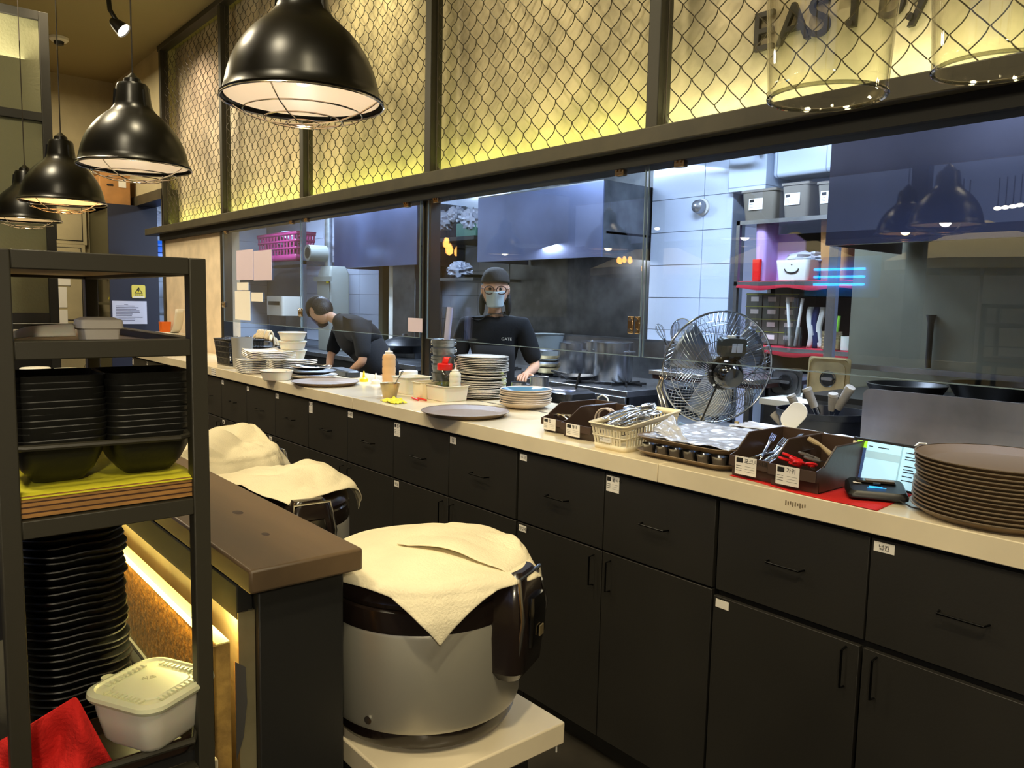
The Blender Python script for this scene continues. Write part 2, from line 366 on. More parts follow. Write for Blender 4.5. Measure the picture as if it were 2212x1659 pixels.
# wire mesh: each zigzag wire of the chain link is a part
wire = mat('galvanised_mesh_wire', (62, 54, 38), .5, metal=.2)
def zig():
    pts = []; A = .0345; P = .137; n = 16
    nz_ = int((ZC-.08-2.391)/P)
    for k in range(nz_*n+1):
        th = 2*pi*k/n
        tri = 2/pi*math.asin(.985*cos(th))
        pts.append((A*tri, -.0155*sin(th), max(2.322, 2.391+P*k/n)))
    return B().tube(pts[::2], .0027, 5)
zb = zig().build('wire', wire); zme = zb.data; D.objects.remove(zb)
names = ['leftmost chain-link mesh panel, narrowest looking, beside the olive wall', 'second chain-link mesh panel from the left, partly behind the largest pendant lamp',
         'chain-link mesh panel right of the largest pendant lamp, third from left', 'wide chain-link mesh panel with yellow glow, left of the EAST sign panel',
         'chain-link mesh panel in front of the dark EAST lettering']
for i in range(5):
    t = thing('mesh_panel', names[i], 'wire mesh', (XP[i], 2.975, 0), group='chain-link panels above the kitchen opening')
    wd = XP[i+1]-XP[i]; n = 27
    for k in range(n):
        o = D.objects.new('wire', zme); COL.objects.link(o); o.parent = t
        o.location = (.06+(wd-.12)*(k+.5)/n, 0, 0 if k % 2 else -.0685)
    B().tube([(.045, 0, 2.33), (.045, 0, ZC-.07)], .004, 6).build('edge_bar', wire, t)
    B().tube([(wd-.06, 0, 2.33), (wd-.06, 0, ZC-.07)], .004, 6).build('edge_bar', wire, t)
# sign letters on the wall behind the mesh
sg = thing('wall_sign', 'dark raised lettering EAST by on the wall behind the mesh', 'sign', (-2.10, 3.10, 2.617))
M['sign'] = mat('dark_sign_letters', (38, 32, 22), .5)
xx = 0.0
for ch in 'EAST':
    text(ch, .235, M['sign'], sg, (xx, 0, 0), (pi/2, 0, 0), .010, 'letter'); xx += {'E': .125, 'A': .14, 'S': .13, 'T': .13}[ch]
xx += .03
for ch in 'by': text(ch, .235, M['sign'], sg, (xx, 0, 0), (pi/2, 0, 0), .010, 'letter'); xx += .12
for (dx, dz) in ((.455, .012), (.690, -.02)): B().cyl((dx, .0, dz), (dx, -.02, dz), .014, n=12).build('stud', M['sign'], sg)
# ---- glass panes
panes = [(-8.10, -6.30), (-6.27, -4.47), (-4.375, -2.53), (-2.505, -.60)]
plab = ['window_1', 'window_2', 'window_3', 'window_4']
clip = mat('bronze_chrome_clip', (190, 160, 120), .2, metal=1)
for i, (x0, x1) in enumerate(panes):
    o = struct(B().box(x0, x1, 2.925, 2.933, 1.255, 2.20), plab[i], M['glass'], smooth=False)
    eg = B().box(x0, x1, 2.9245, 2.9335, 1.251, 1.2548).box(x0-.0035, x0, 2.9245, 2.9335, 1.251, 2.17).box(x1, x1+.0035, 2.9245, 2.9335, 1.251, 2.17)
    eg.build('glass_edge', mat('polished_glass_edge', (150, 170, 178), .15, metal=.3, alpha=.7), o, smooth=False)
    for fx in ((x0+.10, x1-.16) if i < 3 else (x0+.18, x1-.2)):
        c = B().box(fx-.028, fx+.028, 2.912, 2.946, 2.13, 2.185); c.build('clamp', clip, o, bev=.004)
        for q in (-1, 1): B().cyl((fx+q*.012, 2.912, 2.157), (fx+q*.012, 2.905, 2.157), .008, n=10).build('clamp_screw', clip, o)
def hinge(x, z, o, s=1):
    h = B().cb((x-.022, 2.920, z), .036, .012, .085*s).cb((x+.022, 2.920, z), .030, .012, .085*s).build('hinge', clip, o, bev=.004)
    for q in (-1, 1):
        for r in (-1, 1): B().cyl((x+q*.02, 2.914, z+r*.026*s), (x+q*.02, 2.909, z+r*.026*s), .009, n=10).build('hinge_screw', M['chrome'], h)
hinge(-2.56, 1.405, D.objects['window_3']); hinge(-8.09, 1.42, D.objects['window_1'], .7); hinge(-6.29, 1.38, D.objects['window_2'], .8)
# papers taped to the first pane
pm = mat('taped_paper', (206, 190, 206), .8)
for (a, b, c, d, lb, mm) in ((511, 538, 546, 605, 'pink-white sheet taped to first pane, upper left one', pm), (548, 539, 586, 606, 'pink-white sheet taped to first pane, upper right one', pm),
        (508, 629, 540, 690, 'tall cream note taped low on the first pane', M['paper']), (543, 632, 567, 651, 'small cream note taped beside the tall one', M['paper']),
        (512, 610, 536, 627, 'small square note taped between the sheets and tall note', M['paper']), (881, 688, 912, 716, 'white note taped to lower right of second pane', pm)):
    p0 = at(a, d, Y=2.92); p1 = at(c, b, Y=2.92)
    tag(B().box(p0.x, p1.x, 2.9205, 2.9235, p0.z, p1.z).build('paper_note', mm, smooth=False), lb, 'paper', 'notes taped on the glass')
# worktop in stone slabs with a metal track
wt = thing('worktop', 'long cream stone worktop on the charcoal drawer cabinets', 'worktop')
for (x0, x1) in ((-9.75, -4.302), (-4.298, -1.9), (-1.897, .6)):
    B().box(x0, x1, 2.331, 2.905, .828, .9).box(max(x0, -8.12), x1, 2.905, 3.26, .85, .893).build('slab', M['stone'], wt, bev=.003)
tr = B().box(-4.3, -1.9, 2.907, 2.919, .8935, .902).build('track', M['alu'], wt, bev=.001)
B().box(-4.3, -3.6, 2.935, 3.25, .8935, .899).build('inset_slab', M['stone'], wt, bev=.002)
B().box(-3.59, -2.9, 2.935, 3.25, .8935, .899).build('inset_slab', M['stone'], wt, bev=.002)
def fillet(p, w_, h_, parent, cy, name='sticker', rz=0, lines=True, body=None, m=None, blk=True):
    """paper label: sheet, black logo box, print lines; lies in the local xz plane facing -y"""
    s = B().box(p[0]-w_/2, p[0]+w_/2, cy-.0012, cy, p[2]-h_/2, p[2]+h_/2).build(name, m or M['paper'], parent, smooth=False)
    return s
def print_label(parent, x, z, w_, h_, y, body='', logo=True, tiny=False, M_=None):
    """label with logo block, word and ruled fields as one printed part"""
    s = B().box(x-w_/2, x+w_/2, y-.0012, y, z-h_/2, z+h_/2).build('label_sticker', M['paper'], parent, smooth=False)
    b = B(); e = y-.0016
    if logo:
        b.box(x-w_*.44, x-w_*.14, e, y-.001, z+h_*.16, z+h_*.42)
        for k in range(3):
            b.box(x-w_*.44, x-w_*.18, e, y-.001, z-h_*(.02+.13*k)-h_*.012, z-h_*(.02+.13*k)+h_*.012)
            b.box(x-w_*.02, x+w_*.42, e, y-.001, z-h_*(.02+.14*k)-h_*.005, z-h_*(.02+.14*k)+h_*.005)
    b.build('print', M['ink'], s, smooth=False) if b.v else None
    if body:
        sz = h_*.30 if logo else h_*.62
        text(body, sz, M['ink'], s, (x-w_*.06 if logo else x, e, z+h_*.18 if logo else z-h_*.22), (pi/2, 0, 0), .0002, 'lettering', 'LEFT' if logo else 'CENTER')
    return s
# ================================================================= CABINETS
def handle_b(cx, y, cz, L, vert=False):
    b = B(); r = .0035; o = .028
    if vert: b.tube([(cx, y, cz-L/2), (cx, y-o, cz-L/2+.004), (cx, y-o, cz+L/2-.004), (cx, y, cz+L/2)], r, 8)
    else: b.tube([(cx-L/2, y, cz), (cx-L/2+.004, y-o, cz), (cx+L/2-.004, y-o, cz), (cx+L/2, y, cz)], r, 8)
    return b
fy = 2.351
def cabinet(x0, lab, stick, opened=False):
    t = thing('base_cabinet', lab, 'cabinet', (x0, 0, 0), group='charcoal drawer cabinets under the worktop')
    B().box(.004, 1.096, fy+.022, 2.90, -.34, .826).build('body', M['cabin'], t, smooth=False)
    B().box(.0, 1.10, fy+.07, fy+.09, ZF, -.34).build('plinth', M['cab'], t, smooth=False)
    for k in range(2):
        a, c = (.003, .547) if k == 0 else (.553, 1.097)
        d = B().box(a, c, fy, fy+.02, .485, .812).build('drawer', M['cab'], t, bev=.0015)
        handle_b((a+c)/2, fy, .648, .13).build('handle', M['handle'], d)
        dz = .0; yy = fy-(.012 if opened else 0)
        e = B().box(a+(.002 if opened else 0), c-(.004 if opened else 0), yy, yy+.02, -.335, .477-(.012 if opened else 0)).build('door', M['cab'], t, bev=.0015)
        handle_b(c-.045 if k == 0 else a+.045, yy, .385, .13, True).build('handle', M['handle'], e)
        for (kind, who, w_, h_, body) in stick:
            if who == k and kind == 'd': print_label(d, a+w_*.5+.008, .808-h_/2-.004, w_, h_, fy, body, h_ > .045)
            if who == k and kind == 'o': print_label(e, a+w_*.5+.012, .468-h_/2-(.012 if opened else 0), w_, h_, yy, body, False)
            if who == k and kind == 'r': print_label(e, c-w_*.5-.06, .468-h_/2, w_, h_, yy, body, False)
    return t
cabinet(-.52, 'charcoal cabinet beyond the right edge, under the tray stack', [])
cabinet(-1.63, 'charcoal cabinet below the card terminal with a blank white sticker on its door', [('d', 1, .062, .030, '냅킨'), ('o', 0, .055, .030, '')], True)
cabinet(-2.74, 'charcoal cabinet under the ivory basket with two paper labels', [('d', 0, .048, .030, '수저'), ('d', 1, .070, .066, '물티슈'), ('o', 0, .052, .030, '종이컵세트')])
cabinet(-3.85, 'charcoal cabinet under the empty round tray', [('d', 0, .062, .075, '접시'), ('d', 1, .052, .036, '컵'), ('o', 0, .048, .034, '비닐')])
cabinet(-4.95, 'charcoal cabinet below the red-capped jar and sauce bottle', [('d', 0, .052, .075, '소스'), ('d', 1, .060, .036, '수세미')])
cabinet(-6.05, 'charcoal cabinet below the stacked white tubs', [('d', 0, .046, .034, '냅킨'), ('d', 1, .050, .036, '행주'), ('r', 0, .05, .03, '봉투')])
cabinet(-7.15, 'charcoal cabinet below the glasses basket, beside the rack upright', [('d', 1, .046, .034, '집게'), ('o', 1, .05, .03, '호일')])
cabinet(-8.25, 'dark bluish cabinet seen through the rack below its middle rail', [('d', 0, .04, .036, '컵'), ('d', 1, .04, .036, '뚜껑')])
cabinet(-9.35, 'leftmost bluish cabinet seen through the rack', [('d', 0, .05, .07, ''), ('d', 1, .04, .036, '빨대')])
print_label(wt, -6.72, .862, .11, .058, 2.3300, '', False)
b = B()
for k in range(3):
    for j in range(3): b.box(-6.768+.036*j, -6.744+.036*j, 2.3284, 2.3288, .842+.018*k, .848+.018*k)
b.build('print', M['ink'], D.objects['worktop'], smooth=False)
q = B()
for k in range(9): q.box(-1.36+.0085*k, -1.3555+.0085*k, 2.3303, 2.3308, .855+.003*(k % 3), .872-.002*(k % 2))
q.build('glue_mark', mat('glue_residue', (120, 104, 80), .9), wt, smooth=False)
# ================================================================= PENDANT LAMPS
def pendant(loc, lab, glow=0, gcol=(1, .7, .35)):
    t = thing('pendant_lamp', lab, 'lamp', loc, group='black dome pendant lamps in a row')
    pr = [(.205, -.002), (.207, .003), (.199, .010), (.194, .030), (.187, .060), (.177, .090), (.164, .117), (.147, .143), (.126, .168), (.103, .189), (.083, .206), (.071, .222), (.066, .238), (.059, .298), (.053, .310), (.012, .313)]
    B().lathe(pr, 48, cap0=False).build('shade', M['lampb'], t)
    B().lathe([(r-.004, z-.003) for r, z in pr[2:-1]], 48, cap0=False).build('shade_lining', M['lampw'], t)
    b = B()
    for k in range(3):
        a = 2*pi*k/3+.4; b.cb((.058*cos(a), .058*sin(a), .245), .022, .012, .075, None) if False else b.tube([(.066*cos(a), .066*sin(a), .21), (.060*cos(a), .060*sin(a), .285)], .007, 8)
    b.build('neck_rib', M['lampb'], t)
    B().lathe([(.034, .312), (.030, .330), (.016, .342), (.006, .353)], 20).build('cap', M['lampb'], t)
    B().tube([(0, 0, .33), (0, 0, ZC-loc[2])], .0032, 6).build('cord', M['cord'], t)
    B().lathe([(.04, ZC-loc[2]-.02), (.045, ZC-loc[2])], 20).build('ceiling_rose', M['lampb'], t)
    gm = M['chrome']; b = B()
    for r, z in ((.205, -.004),): b.tube([(r*cos(2*pi*k/48), r*sin(2*pi*k/48), z) for k in range(48)], .0026, 6, True)
    b.build('rim_ring', gm, t)
    b = B()
    for r, z in ((.150, -.030), (.098, -.047), (.042, -.054)): b.tube([(r*cos(2*pi*k/40), r*sin(2*pi*k/40), z) for k in range(40)], .0020, 5, True)
    for a in (.75, .75+pi/2):
        b.tube([(r*cos(a), r*sin(a), z) for r, z in ((-.205, .004), (-.185, -.012), (-.150, -.031), (-.098, -.0485), (-.042, -.0555), (0, -.057), (.042, -.0555), (.098, -.0485), (.150, -.031), (.185, -.012), (.205, .004))], .0022, 5)
    b.build('wire_guard', gm, t)
    hb = B().lathe([(.02, .20), (.02, .15), (.016, .145)], 16).build('bulb_holder', M['lampb'], t)
    em = mat('warm_bulb', (255, 190, 110), .3, em=(255, 170, 80), es=glow) if glow else M['shade']
    B().lathe([(.012, .145), (.02, .12), (.032, .085), (.030, .06), (.016, .042), (.002, .038)], 20).build('bulb', em, t)
    if glow:
        light('POINT', (loc[0], loc[1], loc[2]+.02), glow*(.22 if gcol[1] > .9 else .12), gcol, .03, name='pendant_bulb_light')
    return t
pendant((-1.962, .922, 2.006), 'largest and nearest black dome pendant with a wire guard, in front of the chain-link panels', 5, (1, .96, .88))
pendant((-3.349, .872, 1.995), 'second black dome pendant from the largest, hanging before the first mesh panel', 4, (1, .95, .85))
pendant((-4.70, .869, 1.972), 'black dome pendant with an orange-glowing bulb, left of the second one', 22, (1, .6, .3))
pendant((-6.05, .905, 1.972), 'smallest, farthest black dome pendant at the left edge of the picture', 5, (1, .9, .6))
pendant((-2.62, -.05, 2.06), 'black dome pendant behind the viewer, mirrored in the glass with a glowing filament', 14, (1, .7, .3))
pendant((.70, -.42, 1.93), 'added unseen black dome pendant behind the viewer, a fill for the rack and cookers', 0)  # invented pendant, put there to brighten the upper rack
light('POINT', (.70, -.42, 1.945), 80, (1, .88, .64), .06, name='pendant_bulb_light')  # added fill light of the invented pendant
# clear glass lamp shades hanging close to the lens
for i, (px, py, d, lab) in enumerate(((1785, 213, 1.12, 'left clear tapered glass shade hanging at the top right, before the EAST sign'), (2150, 150, 1.10, 'right clear tapered glass shade cut off by the picture corner'))):
    p = at(px, py, d=d); t = thing('glass_pendant_lamp', lab, 'lamp', p, group='clear glass shades at the top right')
    R = .080; pr = [(R*.965, 0), (R, .004), (R*1.01, .02), (R*1.07, .10), (R*1.14, .18), (R*1.20, .26), (.04, .30)]
    b = B(); b.lathe(pr, 48, cap0=False, cap1=False); b.lathe([(r-.0025, z+.001) for r, z in pr], 48, cap0=False, cap1=False); b.build('shade', M['shade'], t)
    B().tube([(R*.985*cos(2*pi*k/48), R*.985*sin(2*pi*k/48), .002) for k in range(48)], .0032, 8, True).build('rim', glassmat('thick_glass_rim', (.75, .76, .70), 2.2, .05, base=.18), t)
    B().lathe([(.045, .295), (.04, .33), (.01, .35)], 20).build('lamp_cap', M['lampb'], t)
    B().tube([(0, 0, .34), (0, 0, ZC-p.z)], .003, 6).build('cord', M['cord'], t)
    hb = B().lathe([(.016, .30), (.016, .25)], 12).build('bulb_holder', M['lampb'], t)
# spot lamp on the ceiling and smoke detector
p = at(232, 15, Z=ZC); p = Vector((-8.6, 2.04, ZC))
t = thing('track_spot_lamp', 'small black spot lamp fixed to the olive ceiling, bright rim', 'lamp', p)
B().cb((0, 0, -.03), .12, .12, .06).build('ceiling_plate', M['blk'], t, bev=.004)
B().tube([(0, 0, -.05), (.01, .01, -.20), (.04, .06, -.30)], .022, 10).build('arm', M['blk'], t)
Mx = Matrix.Translation((.05, .09, -.36)) @ Vector((.50, .55, -.65)).to_track_quat('-Z', 'Y').to_matrix().to_4x4()
B().lathe([(.03, .11), (.045, .09), (.062, .02), (.075, -.045)], 24, M=Mx, cap0=True, cap1=False).build('lamp_head', M['blk'], t)
B().lathe([(.001, -.030), (.07, -.032)], 24, M=Mx, cap1=False).build('lens', mat('lit_lens', (255, 250, 235), .3, em=(255, 245, 225), es=5), t)
light('SPOT', tuple(Vector(p)+Vector((.05, .12, -.44))), 60, (1, .9, .7), .04, aim=(-8.4, 3.1, 3.0), spot=80, blend=1, name='spot_lamp_light')
t = thing('smoke_detector', 'white round smoke detector on the far olive ceiling', 'smoke detector', (-10.6, 1.98, ZC))
B().lathe([(.10, 0), (.10, -.03), (.08, -.05)], 24).build('base', M['white'], t)
B().lathe([(.055, -.05), (.045, -.085), (.01, -.095)], 20).build('sensor', M['blk'], t)
# ================================================================= FAR END
fx = -6.5; M['beamd'] = mat('near_black_frame', (30, 28, 22), .6)
t = thing('glazed_partition', 'black framed partition with frosted olive panes at far left', 'partition', (fx, 0, 0))
pr_ = at(98, 200, X=fx).y; z1 = at(100, 40, X=fx).z; zm = at(60, 250, X=fx).z; zb_ = at(100, 685, X=fx).z
b = B().box(-.03, .03, pr_-.03, pr_+.03, ZF, z1+.03).build('frame_post', M['beamd'], t, bev=.003)
B().box(-.03, .03, pr_-1.5, pr_-.03, z1-.03, z1+.03).build('frame_rail', M['beamd'], t, bev=.003)
B().box(-.03, .03, pr_-1.5, pr_-.03, zm-.03, zm+.03).build('frame_rail', M['beamd'], t, bev=.003)
B().box(-.03, .03, pr_-1.5, pr_-.03, zb_-.04, zb_+.03).build('frame_rail', M['beamd'], t, bev=.003)
B().box(-.006, .006, pr_-1.5, pr_-.03, zm+.03, z1-.03).build('pane', M['frost'], t, smooth=False)
B().box(-.006, .006, pr_-1.5, pr_-.03, zb_+.03, zm-.03).build('pane', M['frost'], t, smooth=False)
B().box(-.02, .02, pr_-1.5, pr_-.03, 0, zb_-.04).build('lower_panel', M['blk'], t, smooth=False)
# navy board cupboard
yb = at(234, 500, X=-11.2).y
t = thing('tall_cupboard', 'tall navy board cupboard beside the passage with notices on it', 'cupboard', (-11.2, yb, 0))
B().box(-.03, 0, .0, .60, ZF, 2.66).build('navy_side', M['navy'], t, smooth=False)
b = B().box(-1.05, -.03, 0, .02, ZF, .95).box(-1.05, -.03, 0, .02, 1.92, 2.66).box(-1.05, -.85, 0, .02, .95, 1.92).box(-.06, -.03, 0, .02, .95, 1.92)
b.build('front_board', M['olive'], t, smooth=False)
B().box(-.9, -.03, .02, .36, 1.36, 1.39).build('shelf', M['olive'], t, smooth=False)
B().box(-1.05, -.03, .36, .38, .02, 2.60).build('back_board', M['cabin'], t, smooth=False)
B().box(-1.05, -.03, 0.0, .38, 2.60, 2.66).build('top_board', M['olive'], t, smooth=False)
tag(B().sphere((-11.55, yb+.12, 1.44), .10, .06, .05, 10, 6).build('packet', M['yellow']), 'yellow packet on the dark cupboard shelf', 'packet')
p0 = at(244, 700, X=-11.19); p1 = at(317, 651, X=-11.19)
t = thing('printed_notice', 'white sheet with lines of text on the navy cupboard side', 'notice', (-11.198, 0, 0))
s = B().box(0, .003, p0.y, p1.y, p0.z, p1.z).build('sheet', mat('bluish_sheet', (206, 208, 226), .7), t, smooth=False)
b = B(); random.seed(3); hh = p1.z-p0.z; ww = p1.y-p0.y
for k in range(11):
    zz = p1.z-hh*(.14+.07*k); b.box(.003, .0042, p0.y+ww*(.1 if k else .34), p0.y+ww*(random.uniform(.55, .93) if k else .45), zz-.004, zz+.004)
b.build('print', mat('grey_print', (110, 110, 130), .8), s, smooth=False)
p0 = at(285, 644, X=-11.19); p1 = at(314, 616, X=-11.19)
t = thing('warning_sign', 'small yellow sticker with a black warning triangle above the white sheet', 'sign', (-11.198, (p0.y+p1.y)/2, (p0.z+p1.z)/2))
w_ = p1.y-p0.y; h_ = p1.z-p0.z
B().rr([(w_/2, h_/2, .02, 0), (w_/2, h_/2, .02, .003)], M=Matrix.Rotation(pi/2, 4, 'Y') @ Matrix.Rotation(pi/2, 4, 'Z')).build('plate', mat('yellow_sticker', (226, 208, 90), .5), t)
tri = [(-w_*.30, -h_*.14), (w_*.30, -h_*.14), (0, h_*.34)]; tr2 = [(x*.72, (z-.012)*.70+.008) for x, z in tri]
B().prism(tri, 'x', .003, .0042).build('triangle', M['ink'], t, smooth=False)
B().prism(tr2, 'x', .0042, .0052).build('triangle_field', mat('yellow_field', (226, 208, 60), .5), t, smooth=False)
B().prism([(-.008, .05), (.012, .05), (.002, .018), (.014, .018), (-.012, -.022), (-.004, .008), (-.014, .008)], 'x', .0052, .006).build('bolt', M['ink'], t, smooth=False)
text('감전주의', h_*.16, M['ink'], t, (.0045, 0, -h_*.32), (pi/2, 0, pi/2), .0002, 'lettering', 'CENTER')
B().box(.003, .004, -w_*.42, w_*.42, -h_*.47, -h_*.36).build('white_strip', M['paper'], t, smooth=False)
# cardboard box on top
t = thing('cardboard_box', 'brown cardboard box with a hand hole on top of the cupboard', 'box', (-11.55, at(250, 430, X=-11.2).y, 2.66))
B().box(-.30, .30, -.17, .19, 0, .36).build('carton', M['card'], t, bev=.004)
B().prism([(-.16, .36), (.19, .36), (.20, .40), (-.20, .43)], 'x', .0, .30).build('flap', M['card'], t, smooth=False)
B().rr([(.04, .012, .012, 0), (.04, .012, .012, .002)], M=Matrix.Translation((.301, -.05, .24)) @ Matrix.Rotation(pi/2, 4, 'Z') @ Matrix.Rotation(pi/2, 4, 'X')).build('hand_hole', M['cabin'], t)
B().box(.30, .303, .05, .14, .22, .32).build('label_sticker', M['paper'], t, smooth=False)
# electrical boxes on the far wall
def wallbox(name, lab, a, b_, c, d):
    p0 = at(a, d, X=-12.22); p1 = at(c, b_, X=-12.22)
    t = thing(name, lab, 'panel', (-12.3, 0, 0), group='beige electrical boxes on the far wall')
    B().box(0, .08, p0.y, p1.y, p0.z, p1.z).build('housing', M['wall'], t, bev=.005)
    d_ = B().box(.08, .088, p0.y+.06, p1.y-.06, p0.z+.06, p1.z-.06).build('door', M['wall'], t, bev=.003)
    B().box(.0801, .083, p0.y+.05, p1.y-.05, p0.z+.05, p1.z-.05).build('seam', M['cabin'], t, smooth=False)
    B().cb((.09, p0.y+.12, (p0.z+p1.z)/2), .01, .03, .03).build('latch', M['blk'], d_)
wallbox('electrical_box', 'upper beige electrical box on the far wall, between lamps', 113, 395, 184, 526)
wallbox('electrical_box', 'lower beige electrical box just above the rack top', 113, 528, 184, 700)
for (a, b_, c, d, lb) in ((116, 600, 152, 616, 'narrow note on the lower electrical box, highest of three'), (117, 620, 144, 664, 'middle note of three on the lower electrical box'), (118, 669, 146, 700, 'lowest note of three on the lower electrical box')):
    p0 = at(a, d, X=-12.2); p1 = at(c, b_, X=-12.2)
    tag(B().box(-12.208, -12.204, p0.y, p1.y, p0.z, p1.z).build('paper_note', M['paper'], smooth=False), lb, 'paper', 'notes on the electrical box')
# orange cap pot and white funnel on the far counter end
p = at(356, 752, Z=.9)
hp_ = at(350, 716, Y=2.86); t = thing('orange_tub', 'small bright orange tub on the white holder at the pale pier', 'tub', (hp_.x+.12, 2.86, hp_.z+.001))
B().rr([(.05, .05, .012, 0), (.058, .058, .012, .12)], c=(0, 0, 0)).build('tub', M['orange'], t)
t = thing('white_stand', 'white plastic holder with a curved back by the pale pier', 'holder', (hp_.x+.35, 2.86, hp_.z-.03))
B().rr([(.32, .08, .02, 0), (.33, .085, .02, .03)]).build('base', M['white'], t)
B().grid(lambda u, v: Vector((.02+.30*u**.7, -.04+.1*v, .03+.28*u*u)), 10, 3).build('curved_back', M['white'], t, solid=.006)
# blue crate and bags in the passage behind the lintel
t = thing('metal_shelf', 'metal shelf with a blue crate seen through the far passage', 'shelf', (-12.9, 3.25, 0))
for z in (1.2, 1.86, 2.40): B().box(0, .45, -.02, .9, z, z+.03).build('shelf_board', M['steeld'], t, smooth=False)
for y in (-.02, .88): B().box(.42, .45, y, y+.03, ZF, 3.0).build('post', M['steel'], t, smooth=False)
t = thing('blue_crate', 'bright blue plastic crate on the passage shelf', 'crate', (-12.66, 3.52, 1.89))
B().rr([(.16, .22, .02, 0), (.18, .25, .02, .42)], cap1=False).build('crate', M['bluep'], t, solid=.005)
for k in range(4): B().box(.165, .190, -.22, .22, .07+.09*k, .10+.09*k).build('rib', M['bluep'], t)
tag(blob((-12.66, 3.5, 2.58), .22, .3, .22, 3).build('plastic_bag', M['film']), 'pale plastic bag above the blue crate', 'bag')
# ================================================================= RACK
t = thing('steel_rack', 'narrow dark steel rack holding black bowls and plates at the left', 'shelf rack', (0, 0, 0))
XF, XR, YL, YR = -1.22, -1.90, .148, .398; s2 = .0125
for (x, y) in ((XF, YL), (XF, YR), (XR, YL), (XR, YR)): B().box(x-s2, x+s2, y-s2, y+s2, ZF, 1.556).build('upright', M['steelpaint'], t, bev=.002)
def rails(z0, z1, sides='fblr', name='rail'):
    if 'f' in sides: B().box(XF-s2, XF+s2, YL+s2, YR-s2, z0, z1).build(name, M['steelpaint'], t, bev=.0015)
    if 'b' in sides: B().box(XR-s2, XR+s2, YL+s2, YR-s2, z0, z1).build(name, M['steelpaint'], t, bev=.0015)
    if 'l' in sides: B().box(XR+s2, XF-s2, YL-s2, YL+s2, z0, z1).build(name, M['steelpaint'], t, bev=.0015)
    if 'r' in sides: B().box(XR+s2, XF-s2, YR-s2, YR+s2, z0, z1).build(name, M['steelpaint'], t, bev=.0015)
rails(1.531, 1.556); rails(1.411, 1.436); rails(1.168, 1.193); rails(.735, .760); rails(.10, .125)
B().box(XR+s2, XF-s2, YL+s2, YR-s2, 1.537, 1.548).build('top_board', mat('pale_wood_board', (190, 164, 120), .5), t, smooth=False)
B().box(XR+s2, XF-s2-.001, YL+s2, YR-s2, 1.413, 1.425).build('upper_board', M['tray'], t, smooth=False)
ps = B().box(XR+s2, XF+.003, YL+.006, YR-.004, 1.195, 1.225).build('plywood_shelf', M['ply'], t, smooth=False)
plyl = mat('light_ply_layer', (168, 122, 66), .5, var=.1, vs=30, stretch=(1, 1, 6)); plyd = mat('dark_ply_layer', (70, 42, 24), .6, var=.1, vs=30)
for k, (a, b_) in enumerate(((1.1955, 1.2005), (1.2005, 1.203), (1.203, 1.2085), (1.2085, 1.211), (1.211, 1.2155), (1.2155, 1.2175), (1.2175, 1.2248))):
    B().box(XF+.003, XF+.0045-(.0007 if k % 2 else 0), YL+.006, YR-.004, a, b_).build('ply_layer', plyd if k % 2 else plyl, ps, smooth=False)
B().box(XR+s2, XF-s2, YL-s2, YR+s2, .760, .775).build('lower_board', M['cabin'], t, smooth=False)
B().tube([(XF-.03, YL-.01, 1.292), (XF+.008, YL+.012, 1.292), (XF+.010, YL+.02, 1.292), (XF+.010, YR-.03, 1.288), (XF-.002, YR-.012, 1.29), (XF-.06, YR-.014, 1.292), (XR, YR-.014, 1.292)], .0045, 8).build('guard_rod', M['steelpaint'], t)
B().tube([(XF+.012, YL, .812), (XF+.012, YR-.02, .806), (XF-.02, YR-.004, .812), (XR, YR-.004, .812)], .0055, 8).build('guard_rod', M['steelpaint'], t)
# yellow cloth on the plywood shelf
def yc(u, v):
    x = XF+.006-.46*u; y = YL+.014+(.232)*v
    z = 1.227+.0025*max(0, nz(x*30, y*30))
    if u < .02: z = 1.222; x = XF+.0065
    return Vector((x, y, z))
tag(B().grid(yc, 40, 24).build('shelf_cloth', M['yellow'], solid=.0015), 'bright yellow cloth under the black bowls on the plywood shelf', 'cloth')
# black bowls: two stacks
def bowl_mesh(parent):
    R = .073; pr = [(.034, .034, .014, 0), (.040, .040, .016, .002), (.055, .055, .022, .020), (.067, .067, .027, .045), (.0715, .0715, .030, .062), (.0735, .0735, .031, .070), (.0725, .0725, .030, .0715), (.069, .069, .028, .062), (.062, .062, .026, .045), (.050, .050, .020, .020), (.036, .036, .014, .006)]
    return B().rr(pr, 7).build('bowl', M['blkm'], parent)
bproto = None
for si, (x, y, n, wh) in enumerate(((-1.300, .339, 11, 'right'), (-1.300, .218, 11, 'left'))):
    for k in range(n):
        lab = '%s black square bowl from the bottom of the %s stack' % (ORD[k], wh)
        if bproto is None:
            bproto = bowl_mesh(None); tag(bproto, lab, 'bowl'); o = bproto
        else: o = bproto.copy(); COL.objects.link(o); o['label'] = lab
        o['group'] = 'black bowls in the %s stack' % wh
        o.location = (x+random.uniform(-.0015, .0015), y+random.uniform(-.0015, .0015), 1.230+k*.0088+(.0 if k == 0 else .002)); o.scale = (.84, .84, .92); o.rotation_euler = (0, 0, random.uniform(-.03, .03))
